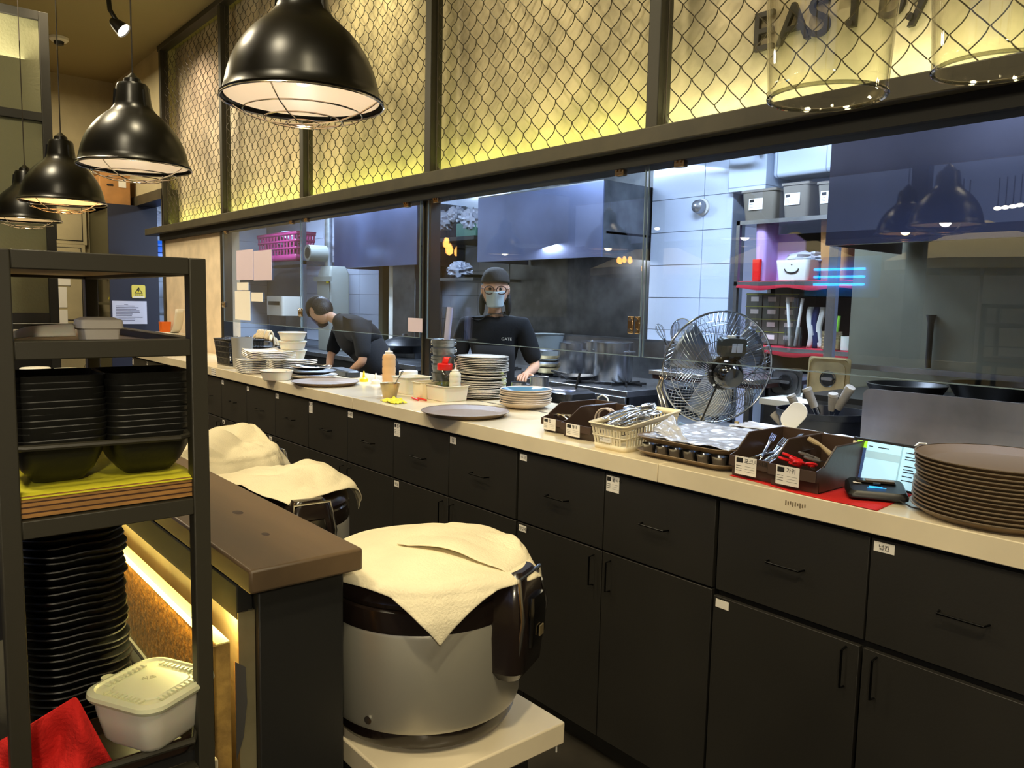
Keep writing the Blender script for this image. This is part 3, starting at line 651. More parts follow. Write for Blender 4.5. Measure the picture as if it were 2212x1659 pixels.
# black wavy plates: tall stack, and a second at the edge
def plate_mesh(R=.102):
    wav = lambda a: .006*sin(5*a+.3)+.004*sin(9*a)
    pts = []
    b = B(); rings = []
    for (r, z) in ((.060, 0), (.066, .003), (.085, .006), (R-.004, .0155), (R, .0185), (R-.001, .0205), (R-.006, .019), (.084, .0095), (.06, .006)):
        ring = []
        for j in range(56):
            a = 2*pi*j/56; f = (abs(cos(a))**3.4+abs(sin(a))**3.4)**(-1/3.4)
            q = r*f*(.93)*(1+wav(a)*(r/R)**3); ring.append((q*cos(a), q*sin(a), z+(r/R)**6*.0012*sin(7*a+1)))
        rings.append(ring)
    return b.rings(rings, True, True, True)
pp = plate_mesh().build('plate', M['blkm'])
first = True
for si, (x, y, n, wh, z0) in enumerate(((-1.50, .272, 26, 'tall stack under the plywood shelf', .776), (-1.46, .045, 24, 'stack at the left picture edge', .776))):
    if si == 1:
        tag(B().box(-1.62, -1.30, -.09, .128, .745, .775).build('side_shelf', M['cabin']), 'dark board under the plates at the left picture edge', 'shelf')
    for k in range(n):
        o = pp if first else pp.copy()
        if not first: COL.objects.link(o)
        first = False
        tag(o, '%s black wavy-edged plate up in the %s' % (ORD[k], wh), 'plate', 'black plates in the %s' % wh)
        o.scale = (.88, .88, 1); o.location = (x+random.uniform(-.003, .003)+.006*k/n, y+random.uniform(-.003, .003)-.010*(k/n), z0+k*.0128); o.rotation_euler = (random.uniform(-.012, .012), random.uniform(-.012, .012), random.uniform(-.08, .08))
# dark tray, red cloth, lidded tub
t = thing('dark_tray', 'dark brown tray on the lower rack shelf', 'tray', (-1.30, .272, .7755))
M['dtray'] = mat('dark_brown_tray', (44, 30, 22), .4)
B().rr([(.062, .105, .015, 0), (.064, .107, .016, .003), (.072, .112, .018, .030), (.074, .114, .018, .030), (.070, .110, .017, .004), (.06, .1, .015, .004)]).build('tray', M['dtray'], t)
def tub(loc, s, lab, cat='tub', rz=0, group=None):
    t = thing('lidded_tub', lab, cat, loc, rz, group)
    B().rr([(.050*s, .050*s, .022*s, 0), (.058*s, .058*s, .026*s, .010*s), (.066*s, .066*s, .028*s, .050*s), (.070*s, .070*s, .030*s, .078*s)], 8).build('tub', M['milk'], t)
    lp = [(.075*s, .075*s, .032*s, .074*s), (.078*s, .078*s, .034*s, .080*s), (.077*s, .077*s, .034*s, .086*s), (.068*s, .068*s, .028*s, .089*s), (.066*s, .066*s, .028*s, .085*s), (.046*s, .046*s, .016*s, .084*s), (.044*s, .044*s, .016*s, .086*s)]
    l = B().rr(lp, 8).build('lid', mat('greenish_white_lid', (222, 222, 188), .35, sub=.2), t)
    b = B()
    for q in range(4):
        for k in range(9):
            a = -.036*s+.009*s*k; A = Matrix.Rotation(q*pi/2, 4, 'Z'); b.cb((a, .056*s, .0870*s), .004*s, .010*s, .003*s, A)
    b.build('lid_ribs', l.data.materials[0], l)
    B().rr([(.012*s, .010*s, .008*s, .078*s), (.012*s, .010*s, .008*s, .082*s)], c=(-.084*s, -.010*s, 0)).build('lid_tab', l.data.materials[0], l)
    return t, l
tp = at(325, 1560, Z=.806)
t, l = tub((-1.262, .333, .812), .96, 'white lidded plastic tub resting on the rack rail above the dark tray', 'tub', .5)
text('식초', .013, mat('faint_embossed', (176, 176, 140), .6), l, (-.006, .0, .0865), (0, 0, .9), .0003, 'lettering', 'CENTER')
def redc(u, v):
    px = -25+270*u; top = 1600-.55*px if px < 60 else 1567-.62*(px-60)*1.0 if px < 165 else 1502+1.85*(px-165)
    py = top+(1730-top)*v; X = -1.268+.022*sin(px/27+v*2.2)*(.5+.5*v)+.016*nz(u*6, v*3, 2)+.010*v
    return at(px, py, X=X)
tag(B().grid(redc, 36, 44).build('red_cloth', M['red'], solid=.003, sub=1), 'folded bright red cloth lying at the bottom left corner', 'cloth')
# things on the upper rack board
t = thing('plastic_scoop', 'translucent long scoop lying on the upper rack board', 'scoop', (-1.42, .225, 1.426))
def sc(u, v):
    a = pi*(.08+.84*v)-pi/2; r = .017+.008*u; y = -.052+.096*u
    return Vector((r*1.1*sin(a), y, .001+(r*cos(a))*(1-.0*u)*(.35+.65*min(1, u*3))))
B().grid(sc, 18, 12).build('scoop', M['milk'], t, solid=.0015)
t = thing('paper_box', 'white folded packet beside the scoop on the upper rack board', 'box', (-1.40, .303, 1.426))
B().rr([(.028, .024, .004, 0), (.030, .026, .005, .018), (.033, .031, .006, .020), (.031, .030, .007, .033), (.022, .02, .006, .037)]).build('packet', M['paper'], t)
# ================================================================= TIMBER BAR
t = thing('timber_bar', 'dark stained timber bar counter with black panelled end', 'counter', (0, 0, 0))
BX = -1.237
tb = B().box(-5.4, BX, .482, .693, 1.008, 1.05).build('timber_top', M['wood'], t, bev=.005)
b = B()
for (x, y, r) in ((-1.60, .60, .010), (-1.72, .55, .012), (-1.42, .585, .007), (-2.1, .62, .012)): b.lathe([(r, 1.0502), (r*.2, 1.0508)], 14, c=(x, y, 0), sx=1.7)
b.build('knot', mat('wood_knot', (50, 34, 24), .6), tb)
B().box(-5.4, BX-.035, .51, .672, ZF, 1.008).build('end_panel', mat('black_stained_panel', (24, 24, 23), .55, bump=.1, bs=30, stretch=(1, 1, .1)), t, bev=.003)
B().box(-5.4, BX-.055, .480, .508, .948, 1.008).build('apron', mat('matt_black_timber', (12, 12, 11), .85), t, bev=.002)
SS = mat('scratched_steel_sheet', (186, 176, 140), .34, metal=.75, bump=.06, bs=40, var=.12)
B().box(-5.4, BX-.052, .500, .509, .40, .962).build('steel_splash', SS, t, smooth=False)
B().box(BX-.052, BX-.049, .480, .509, .40, .962).build('steel_return', SS, t, smooth=False)
mat('led_diffuser', (255, 240, 180), .5, em=(255, 226, 120), es=2.2)
t = thing('leaning_board', 'thick speckled brown board standing on edge under the bar', 'board', (0, 0, 0))
bo = B().box(-4.8, -1.262, .428, .456, .30, .926).build('board', M['speck'], t, bev=.002)
B().box(-4.8, -1.2615, .434, .456, .9262, .9285).build('top_edge', mat('pale_board_edge', (222, 206, 130), .6), t, smooth=False)
B().box(-1.2619, -1.2595, .4285, .4555, .30, .926).build('end_grain', M['endgrain'], t, smooth=False)
B().box(-4.8, -1.30, .426, .434, .9262, .931).build('led_profile', D.materials['led_diffuser'], t, smooth=False)
t = thing('steel_plate', 'small stainless plate with cut corner tucked behind the brown board', 'plate', (0, 0, 0))
B().prism([(.472, .88), (.490, .865), (.492, .80), (.485, .74), (.472, .70)], 'x', -1.285, -1.282).build('plate', M['steel'], t, smooth=False)
t = thing('lower_ledge', 'pale ledge under the rack beside the bar foot', 'ledge', (0, 0, 0))
B().box(-3.5, -1.25, .405, .430, .60, .735).build('ledge', M['stone'], t, bev=.002)
# jars and bags on the bar beyond the rack
def jar(loc, lab, r=.05, h=.075, cap=M['white']):
    t = thing('glass_jar', lab, 'jar', loc, group='glass jars behind the bowls')
    B().lathe([(r*.9, 0), (r, .01), (r, h*.6), (r*.8, h*.92), (r*.6, h)], 24).build('jar', M['cup'], t)
    B().lathe([(r*.66, h), (r*.66, h+.042), (r*.6, h+.045)], 24).build('lid', cap, t)
def onbar(px, X): q = at(px, 790, X=X); return (X, q.y, 1.051)
jar(onbar(76, -3.40), 'round glass jar with a wide white cap behind the left bowl stack', .078, .125)
jar(onbar(142, -3.55), 'glass jar with a pale cap left of the clear bag behind the bowls', .072, .105, M['milk'])
def bag(u, v):
    a = 2*pi*u; r = (.078*(1-v)**.6+.004)*(1+.14*nz(cos(a)*2, sin(a)*2, v*4)); return Vector((r*cos(a), r*sin(a)*.8, .20*v))
tag(B().grid(bag, 28, 14).build('clear_bag', M['clear'], loc=onbar(196, -3.35)), 'upright clear plastic bag behind the right bowl stack', 'bag')
tag(B().grid(lambda u, v: Vector((-3.15+.50*u, .50+.17*v, 1.0525+.006*(1+nz(u*5, v*5)))), 14, 12).build('white_napkin', M['paper'], solid=.002), 'white paper sheet lying on the bar behind the bowl stacks', 'paper')
# ================================================================= COOKER TABLE
t = thing('cooker_table', 'low cream stone table carrying the rice cookers', 'table', (0, 0, 0))
B().box(-5.0, -1.103, .70, 1.09, .592, .64).build('stone_top', M['stone'], t, bev=.004)
B().box(-4.95, -1.16, .72, 1.04, ZF, .592).build('base', M['cab'], t, smooth=False)
B().tube([(-1.112, 1.075, .592), (-1.112, 1.075, .575)], .002, 6).build('dangling_thread', M['white'], t)
# rice cookers
def cooker(loc, lab, rz=0):
    t = thing('rice_cooker', lab, 'rice cooker', loc, rz, 'rice cookers on the stone table')
    b = B().lathe([(.165, 0), (.185, .006), (.192, .02), (.190, .042)], 48); b.build('base_ring', M['brownblk'], t)
    for k in range(4): B().cyl((.14*cos(k*pi/2+.6), .14*sin(k*pi/2+.6), -.006), (.14*cos(k*pi/2+.6), .14*sin(k*pi/2+.6), .008), .02, n=12).build('foot', M['blk'], t)
    bd = B().lathe([(.199, .042), (.2015, .05), (.2015, .229), (.199, .236)], 64).build('body', M['cooksteel'], t)
    B().lathe([(.200, .236), (.202, .243), (.202, .278), (.197, .282)], 64).build('collar', M['brownblk'], t)
    B().lathe([(.198, .284), (.200, .292), (.193, .308), (.168, .325), (.12, .337), (.05, .342), (.001, .343)], 64).build('lid', M['brownblk'], t)
    B().cyl((.197, -.004, .062), (.204, -.004, .062), .008, n=14).build('drain_plug', M['chrome'], t)
    # side handle / control housing, pointing +y in local space
    h = B().rr([(.050, .030, .024, 0), (.066, .044, .03, .02), (.070, .050, .03, .09), (.066, .046, .028, .15), (.055, .040, .026, .20), (.040, .030, .02, .215)], 8, c=(0, .202, .118)).build('side_housing', M['brownblk'], t)
    B().rr([(.030, .006, .006, 0), (.034, .010, .008, .02), (.034, .012, .008, .075), (.028, .008, .006, .10)], 6, c=(0, .250, .185)).build('latch_plate', M['chromed'], h)
    B().tube([(-.052, .235, .15), (-.060, .250, .25), (-.050, .236, .325), (.050, .236, .325), (.060, .250, .25), (.052, .235, .15)], .0045, 8).build('chrome_trim', M['chrome'], h)
    B().cb((0, .264, .215), .018, .003, .02).build('button_mark', M['gold'], h)
    return t
M['brownblk'] = mat('dark_brown_gloss_plastic', (30, 22, 19), .22, coat=.3)
M['cooksteel'] = mat('cooker_grey_metal', (176, 172, 158), .40, metal=.6, var=.03, vs=3)
M['chromed'] = mat('dark_chrome', (110, 108, 104), .15, metal=1)
CK = (-1.335, .895, .646)
toR = atan2(RT.y, RT.x)
cooker(CK, 'large grey rice cooker under a cream towel at the front end of the stone table', toR-pi/2-.42)
CK2 = (-2.09, .895, .646)
cooker(CK2, 'rice cooker with a chrome-edged handle behind the front one, wrapped in towels', toR-pi/2-.9)
CK3 = (-2.62, .895, .646)
cooker(CK3, 'farthest rice cooker, hidden under crumpled towels behind the bar', 0)
def drape(c, half, ang, off, R=.2045, zt=.350, seed=0, rough=1.0, q=56, hx=None, hump=None):
    hx = hx or half
    def f(u, v):
        a = (u*2-1)*hx; b_ = (v*2-1)*half
        x = a*cos(ang)-b_*sin(ang)+off[0]; y = a*sin(ang)+b_*cos(ang)+off[1]
        s = hypot(x, y); th = atan2(y, x)
        n1 = nz(x*7+seed, y*7, seed)*.010*rough+nz(x*22, y*22, seed)*.0025*rough
        arc = R+.03
        if s < R*.80: r = s; z = zt-.012*(s/(R*.8))**2+abs(n1)
        else:
            k = min(1, (s-R*.80)/.09); r = R*.80+(s-R*.8)*(1-k*.5) if k < 1 else R*.80+.045; z = zt-.012-.026*k*k
            if k >= 1:
                ex = s-R*.8-.09; r += min(.012, ex*.3)+.010*(1+sin(th*9+seed+ex*6))*min(1, ex*7)*rough+.0; z -= ex*.97
                r += .004
            r += abs(n1)*.6+.002
            if hump: r += .034*exp(-((atan2(sin(th-hump), cos(th-hump)))/.38)**2)*min(1, k)
        z += .022*max(0, nz(x*6+seed, y*5+seed*2, 3))*rough*(1 if s < R else .2)
        hd = sqrt(max(0, 1))
        return Vector((c[0]+r*cos(th), c[1]+r*sin(th), c[2]+z))
    return B().grid(f, q, q)
aF = atan2(-.9, 1.33)
tow = drape(CK, .245, aF+pi/4+.10, (.0, .01), R=.207, seed=1, hump=toR-.42).build('towel', M['towel'], solid=.003, sub=1)
tag(tow, 'cream towel draped over the front rice cooker with corners hanging', 'towel', 'cream towels on the rice cookers')
hem = drape(CK, .15, toR+.35+pi/4, (.15*cos(toR+.35), .15*sin(toR+.35)), R=.211, zt=.356, seed=3).build('towel', M['towel'], solid=.003, sub=1)
tag(hem, 'second cream towel layer hanging beside the black cooker handle', 'towel', 'cream towels on the rice cookers')
t2 = drape(CK2, .20, .35, (-.02, .06), R=.206, seed=5, rough=2.6).build('towel', M['towel'], solid=.003, sub=1)
tag(t2, 'cream towel folded over the cooker with the chrome-edged handle', 'towel', 'cream towels on the rice cookers')
t3 = drape(CK3, .27, .8, (.02, .02), R=.206, zt=.37, seed=9, rough=3.6).build('towel', M['towel'], solid=.004, sub=1)
tag(t3, 'crumpled cream towel heap farthest behind the timber bar', 'towel', 'cream towels on the rice cookers')
# folded cloths and trays further along
t = thing('tray_stack', 'stack of flat black and white trays beyond the cookers, seen past the rack', 'trays', (-3.62, .90, .64))
for k in range(7): B().rr([(.16, .15, .02, .022*k), (.17, .16, .02, .022*k+.014)], 4).build('tray', M['whitec'] if k % 2 else M['blk'], t)
B().rr([(.15, .14, .03, .155), (.16, .15, .03, .24), (.13, .12, .04, .27)], 6).build('folded_cloth', M['towel'], t)
# ================================================================= THINGS ON THE WORKTOP
def ctr(px, py, R, z=.9):
    p = at(px, py, Z=z); d = Vector((p.x, p.y, 0)).normalized(); q = p+d*R; return Vector((q.x, q.y, z))
# round brown trays
def tray_obj():
    R = .235; pr = [(.195, 0), (.200, .001), (R-.006, .020), (R, .023), (R, .0255), (R-.006, .025), (.198, .0045), (.19, .004)]
    t = B().lathe(pr, 72).build('serving_tray', M['tray'])
    B().lathe([(R-.004, .0250), (R+.0008, .0242), (R+.0008, .0262), (R-.004, .0268)], 72, cap0=False, cap1=False).build('rim', M['trayt'], t)
    return t
tray = tray_obj(); tag(tray, 'empty round brown tray right of the white plate stack', 'tray', 'round brown serving trays'); tray.location = ctr(1005, 910, .225)
dup(tray, ctr(703, 838, .225), 0, 'empty round brown tray at the left, in front of the black pan')
stc = Vector((-.78, 2.565, .9))
rd = at(1967, 1090, Z=.9)-CAMP; rd = Vector((rd.x, rd.y)).normalized()
n_ = Vector((rd.y, -rd.x)); stc.y = 2.57; k_ = (.236-(Vector((0, stc.y)).dot(n_)))/n_.x; stc.x = k_
for k in range(14):
    o = dup(tray, (stc.x+random.uniform(-.004, .004)+(.006 if 6 < k < 10 else 0), stc.y+random.uniform(-.003, .003), .9+k*.0118), random.uniform(0, 6),
            '%s round brown tray from the bottom of the tall stack at the right' % ORD[k] if k < 13 else 'topmost brown tray of the tall stack at the right')
    o['group'] = 'stacked brown trays'
# white dinner plates
def plate_obj(R=.165, m='whitec', th=.0075):
    return B().lathe([(R*.55, 0), (R*.58, .001), (R*.62, .004), (R*.93, .011), (R, .014), (R+.001, .0165), (R-.004, .0175), (R*.7, .008), (R*.62, .0055), (.001, .005)], 48).build('dinner_plate', M[m])
pl = plate_obj(); c = ctr(1040, 866, .165); first = True
for k in range(25):
    o = pl if first else pl.copy()
    if not first: COL.objects.link(o)
    first = False
    lab = '%s white dinner plate from the bottom of the tall stack' % ORD[k] if k < 24 else 'topmost white dinner plate of the tall stack'
    tag(o, lab, 'plate', 'stacked white dinner plates')
    sh = (-.018 if k < 9 else -.012 if k < 16 else .006)
    o.location = (c.x+sh+random.uniform(-.004, .004), c.y+random.uniform(-.004, .004), .899+k*.0104); o.rotation_euler = (random.uniform(-.01, .02), random.uniform(-.012, .012)+(.03 if 9 < k < 15 else 0), random.uniform(0, 6))
c = ctr(1134, 888, .150)
bl = B().lathe([(.07, 0), (.075, .001), (.11, .008), (.148, .030), (.151, .036), (.149, .038), (.144, .034), (.10, .013), (.07, .008), (.001, .007)], 48)
first = True
for k in range(7):
    if first: o = bl.build('shallow_bowl', M['clay']); B().lathe([(.1435, .0345), (.10, .0138), (.07, .0088), (.001, .0078)], 48, cap0=False).build('glazed_inside', M['blueglaze'], o); base = o; first = False
    else: o = copy_tree(base)
    tag(o, '%s blue-glazed bowl from the bottom, right of the white plates' % ORD[k] if k < 6 else 'topmost blue-glazed bowl, right of the white plates', 'bowl', 'stacked blue-glazed bowls')
    o.location = (c.x+random.uniform(-.004, .004), c.y+random.uniform(-.004, .004), .899+k*.0125); o.rotation_euler = (random.uniform(-.015, .015), random.uniform(-.015, .015), random.uniform(0, 6))
# baskets of slats
def slat_basket(t, hx, hy, h, m, n=14, m2=9, taper=.86, bands=((0, .18), (.48, .56), (.82, 1.0)), zf=None, th=.002):
    """real slots: bands joined by upright bars; zf(y)->top height factor"""
    def wid(f): return taper+(1-taper)*f
    for (a, b_) in bands:
        q = B(); R = []
        for f in (a, b_):
            R.append([(x, y, z) for x, y, z in ring_rr(hx*wid(f), hy*wid(f), .02, h*f, zf)])
        q.rings(R); q.build('band', m, t, solid=th)
    q = B()
    for (s, cnt, ax) in ((1, n, 0), (-1, n, 0), (1, m2, 1), (-1, m2, 1)):
        for k in range(cnt):
            u = -1+2*(k+.5)/cnt
            for i in range(len(bands)-1):
                f0, f1 = bands[i][1], bands[i+1][0]; P = []
                for f in (f0, f1):
                    X, Y = hx*wid(f), hy*wid(f)
                    x, y = (u*(X-.012), s*Y) if ax == 0 else (s*X, u*(Y-.012))
                    P.append(Vector((x, y, h*f*(zf(y/hy) if zf else 1))))
                d_ = (.45*(hx if ax == 0 else hy)/cnt)
                for_ = Vector((d_, 0, 0)) if ax == 0 else Vector((0, d_, 0))
                q.add([P[0]-for_, P[0]+for_, P[1]+for_, P[1]-for_], [(0, 1, 2, 3)])
    o = q.build('slats', m, t, solid=th, smooth=False); o['kind'] = 'stuff'
    B().rings([ring_rr(hx*taper, hy*taper, .02, 0.001, None)], cap1=True).build('base', m, t, solid=th)
    top = ring_rr(hx+.004, hy+.004, .024, h, zf)
    B().tube([Vector(p) for p in top], .004, 6, True).build('rim', m, t)
def ring_rr(hx, hy, cr, z, zf, n=5):
    out = []
    for q, (sx, sy) in enumerate(((1, 1), (-1, 1), (-1, -1), (1, -1))):
        for j in range(n+1):
            a = pi/2*q+pi/2*j/n; x = sx*(hx-cr)+cr*cos(a); y = sy*(hy-cr)+cr*sin(a)
            out.append((x, y, z*(zf(y/hy) if zf else 1)))
    return out
# ivory basket with cutlery
zf = lambda f: .80 if f < -.55 else (.80+.32*min(1, (f+.55)/.7)**1.5)
t = thing('cutlery_basket', 'ivory slotted basket full of spoons, second large thing left of the vinyl-covered tray', 'basket', (-2.205, 2.545, .9)); IB = t
slat_basket(t, .098, .185, .135, M['cream'], 10, 18, .88, zf=zf, th=.0022, bands=((0, .22), (.50, .56), (.84, 1.0)))
print_label(t, -.01, .060, .062, .055, -.1735, '', True)
def spoon(t_or_none, L=.2, name='table_spoon', m='chrome', head=True):
    b = B()
    b.grid(lambda u, v: Vector((L*u*.72, (v-.5)*(.006+.007*(1-u)), .0+.006*sin(pi*u*.9))), 12, 3)
    if head: b.grid(lambda u, v: Vector((L*.70+L*.30*u, (v-.5)*.040*sqrt(max(.01, 1-(2*u-1)**2)), -.008*(1-(2*u-1)**2)*(1-(2*v-1)**2)+.003)), 10, 8)
    return b.build(name, mat('bright_cutlery', (225, 225, 225), .22, metal=1), t_or_none, solid=.0016)
sp = spoon(None); random.seed(11)
for k in range(14):
    o = sp if k == 0 else sp.copy()
    if k: COL.objects.link(o)
    tag(o, 'shiny steel spoon lying in the ivory slotted basket', 'spoon', 'spoons in the ivory basket')
    o.location = (-2.205+random.uniform(-.06, .05), 2.40+random.uniform(-.01, .07), .972+.0048*k); o.scale = (1.3, 1.3, 1.3); o.rotation_euler = (random.uniform(-.2, .2), -random.uniform(.04, .20), radians(random.uniform(74, 102)))
# long steel tongs standing in the basket
t = thing('tongs', 'pair of steel tongs sticking up from the ivory basket toward the fan', 'tongs', (-2.14, 2.70, .99))
p0 = Vector((0, 0, 0)); p1 = at(1424, 838, Y=2.86)-Vector((-2.14, 2.70, .99)); p2 = at(1432, 812, Y=2.87)-Vector((-2.14, 2.70, .99))
for s in (-1, 1):
    B().tube([p0+Vector((.012*s, 0, 0)), p0.lerp(p1, .5)+Vector((.012*s, 0, 0)), p1+Vector((.009*s, 0, 0)), p2+Vector((.004*s, 0, 0))], [.006, .008, .007, .005], 8).build('arm', M['chrome'], t)
B().tube([p2+Vector((.022*cos(a), 0, .016*sin(a))) for a in [2*pi*k/16 for k in range(16)]], .002, 6, True).build('ring', M['chrome'], t)
# brown picking bins
def pick_bin(loc, w_, L, h, lab, body='', grp='brown picking bins'):
    t = thing('storage_bin', lab, 'bin', loc, group=grp)
    th = .003; hf = h*.52
    prof = [(0.0, 0), (L, 0), (L, h), (.30*L, h), (.08*L, hf+.012), (-.02, hf), (-.022, hf*.56), (-.002, hf*.5)]
    for s in (-1, 1): B().prism(prof, 'x', s*w_/2-(th if s > 0 else 0), s*w_/2+(0 if s > 0 else th)).build('side_wall', M['brown'], t, bev=.001)
    B().box(-w_/2, w_/2, 0, L, 0, th).build('base', M['brown'], t, smooth=False)
    B().box(-w_/2, w_/2, L-th, L, 0, h).build('back_wall', M['brown'], t, smooth=False)
    B().prism([(0, 0), (.004, 0), (.001, hf*.5), (-.018, hf*.56), (-.017, hf), (-.022, hf), (-.024, hf*.52), (-.003, hf*.48)], 'x', -w_/2, w_/2).build('front_lip', M['brown'], t, smooth=False)
    for s in (-1, 1): B().tube([(s*w_/2, L, h), (s*w_/2, .30*L, h), (s*w_/2, .08*L, hf+.012)], .0035, 6).build('edge_roll', M['brown'], t)
    B().tube([(-w_/2, L, h), (w_/2, L, h)], .0035, 6).build('edge_roll', M['brown'], t)
    print_label(t, -.012, hf*.60, min(.085, w_*.55), hf*.85, -.0245, body, True)
    return t
xA = at(1163, 930, Z=.9).x; xB = at(1214, 940, Z=.9).x; xC = at(1274, 955, Z=.9).x
bA = pick_bin(((xA+xB)/2+.004, 2.50, .9), xB-xA-.008, .34, .125, 'brown bin with bottle openers, farther of the two left of the ivory basket', '컵')
bB = pick_bin(((xB+xC)/2+.012, 2.47, .9), xC-xB-.01, .34, .125, 'brown bin touching the left side of the ivory basket', '빨대')
xD = -1.615
bC = pick_bin((xD+.085, 2.395, .9035), .164, .32, .145, 'brown bin of forks on the red cloth, left of the scissors bin', '포크.나이프')
bD = pick_bin((xD+.258, 2.375, .9035), .172, .32, .145, 'brown bin of red-handled scissors on the red cloth', '가위')
for k in range(3):
    o = tag(B().tube([(.05*cos(a), .018*sin(a), 0) for a in [pi*j/12 for j in range(13)]], .004, 6).build('ring_opener', M['chrome']), 'curved steel utensil in the farther left brown bin', 'utensil', 'steel utensils in the left bins')
    o.location = ((xA+xB)/2+.02*k-.02, 2.56+.02*k, .955); o.rotation_euler = (radians(70), .2, .3*k)
for k in range(2):
    o = tag(B().tube([(.055*cos(a), .055*sin(a), 0) for a in [pi*j/14 for j in range(15)]], .005, 6).build('curved_handle', M['clay']), 'pale curved handle rising from the bin beside the ivory basket', 'handle', 'curved handles in the bin')
    o.location = ((xB+xC)/2-.01, 2.66+.02*k, .965); o.rotation_euler = (radians(90), 0, .15)
# forks and knives
def fork():
    b = B().grid(lambda u, v: Vector((.14*u, (v-.5)*(.010+.010*max(0, u-.8)*5), .004*sin(pi*u))), 10, 3)
    for k in range(4): b.box(.138, .185, -.0095+.0055*k, -.0070+.0055*k, -.0006, .0006)
    return b.build('fork', M['chrome'], solid=.0014)
fk = fork(); random.seed(5)
for k in range(9):
    o = fk if k == 0 else fk.copy()
    if k: COL.objects.link(o)
    tag(o, 'steel fork lying in the fork bin on the red cloth', 'fork', 'forks in the bin')
    o.location = (xD+.085+random.uniform(-.05, .03), 2.43+random.uniform(0, .04), .945+.004*k); o.rotation_euler = (random.uniform(-.6, .6), -random.uniform(.1, .45), radians(random.uniform(55, 110)))
# scissors
def scissors(loc, rot, lab, hm):
    t = thing('scissors', lab, 'scissors', loc, rot=rot, group='scissors in the brown bin')
    for s in (-1, 1):
        B().tube([(.026*cos(a)-.03, s*.020+.015*sin(a), .002*s) for a in [2*pi*k/18 for k in range(18)]], .0048, 8, True).build('handle', hm, t)
        B().prism([(0, s*.012), (.03, s*.002), (.12, -s*.001), (.03, -s*.008), (-.002, s*.004)], 'z', .001*s, .001*s+.0015).build('blade', M['chrome'], t, smooth=False)
        B().tube([(-.010, s*.014, .002*s), (.012, s*.003, .002*s)], .005, 8).build('shank', hm, t)
    return t
xs = xD+.258
scissors((xs-.01, 2.420, .992), (.1, .35, radians(70)), 'red-handled scissors nearest the bin front, upper pair', M['redp'])
scissors((xs+.022, 2.410, .984), (-.1, .30, radians(105)), 'red-handled scissors at the right of the bin', M['redp'])
scissors((xs-.036, 2.425, .980), (.2, .25, radians(95)), 'red-handled scissors lowest at the left of the bin', M['redp'])
scissors((xs+.02, 2.475, .995), (.1, .30, radians(60)), 'grey-handled scissors behind the red ones', mat('grey_rubber', (90, 84, 78), .6))
t = thing('wooden_peeler', 'beige handled utensil poking out behind the red scissors', 'utensil', (xs+.0, 2.53, 1.03))
B().tube([(-.045, 0, .022), (-.02, 0, .012), (0, 0, .006), (.04, 0, -.02)], [.009, .010, .006, .010], 10).build('handle', mat('beige_handle', (170, 150, 112), .5), t)
# red cloth under bins
A_, B_, C_, D_ = at(1576, 1028, Z=.9), at(1885, 1108, Z=.9), at(1972, 1070, Z=.9), at(1722, 985, Z=.9)
def rc(u, v):
    p = (A_.lerp(B_, u)).lerp(D_.lerp(C_, u), v); e = max(0, nz(p.x*14, p.y*14, 3))*.004 if (p.x > xD+.36 or v < .03) else 0
    edge = .006*sin(9*u)*(1-v); return Vector((p.x, max(p.y+edge, 2.334), .9015+e))
tag(B().grid(rc, 40, 20).build('red_cloth', M['red'], solid=.0012), 'red cloth on the worktop under two brown bins and the card terminal', 'cloth')
# oblong trays with little cups and film
TX, TY = -1.865, 2.590
def oblong(z, lab):
    t = B().rr([(.195, .165, .05, 0), (.200, .170, .055, .002), (.222, .200, .065, .022), (.226, .204, .068, .024), (.224, .202, .066, .026), (.198, .168, .055, .005), (.19, .16, .05, .004)], 8).build('oblong_tray', M['tray'])
    tag(t, lab, 'tray', 'oblong brown trays'); t.location = (TX, TY, z); return t
oblong(.9, 'lower oblong brown tray carrying small steel cups'); oblong(.957, 'upper oblong brown tray covered with crumpled film')
first = True
for k in range(6):
    for j in (0, 2):
        if first: cu = B().lathe([(.020, 0), (.021, .001), (.029, .045), (.0305, .0455), (.0285, .044), (.019, .003), (.001, .003)], 24).build('sauce_cup', M['steel']); o = cu; first = False
        else: o = cu.copy(); COL.objects.link(o)
        tag(o, '%s small steel sauce cup from the left in the front row' % ORD[k] if j == 0 else 'small steel sauce cup hidden under the upper tray', 'cup', 'small steel cups on the lower tray')
        o.location = (TX-.165+.066*k, TY-.155+.12*j+.004*(k % 2), .905)
def film(u, v):
    x = TX-.20+.42*u; y = TY-.175+.40*v
    return Vector((x, y, .978+.012*abs(nz(x*9, y*9, 4))+.010*abs(nz(x*26, y*22, 9))+.02*v))
tag(B().grid(film, 60, 50).build('plastic_film', M['film'], solid=.0008), 'crumpled clear plastic film over the upper oblong tray', 'film')
tag(B().grid(lambda u, v: at(1452, 902, Y=2.55).lerp(at(1500, 985, Y=2.42), u).lerp(at(1405, 935, Y=2.46), v*.9)+Vector((0, .012*nz(u*5, v*5), .006*nz(u*9, v*7, 2)+.012)), 24, 20).build('film_corner', M['film'], solid=.0008), 'raised stiff corner of film standing at the left of the covered tray', 'film')
tag(B().grid(lambda u, v: Vector((-1.93+.50*u, 2.83+.16*v, 1.005+.006*nz(u*9, v*5, 8)+.004*sin(v*30))), 40, 20).build('white_sheet', M['film'], solid=.001), 'white wrinkled sheet behind the covered tray under the fan', 'sheet')
B().box(-1.94, -1.42, 2.84, 2.99, .9, 1.0).build('paper_carton', M['paper'], bev=.003)
tag(D.objects['paper_carton'], 'low white carton under the wrinkled sheet behind the covered tray', 'box')
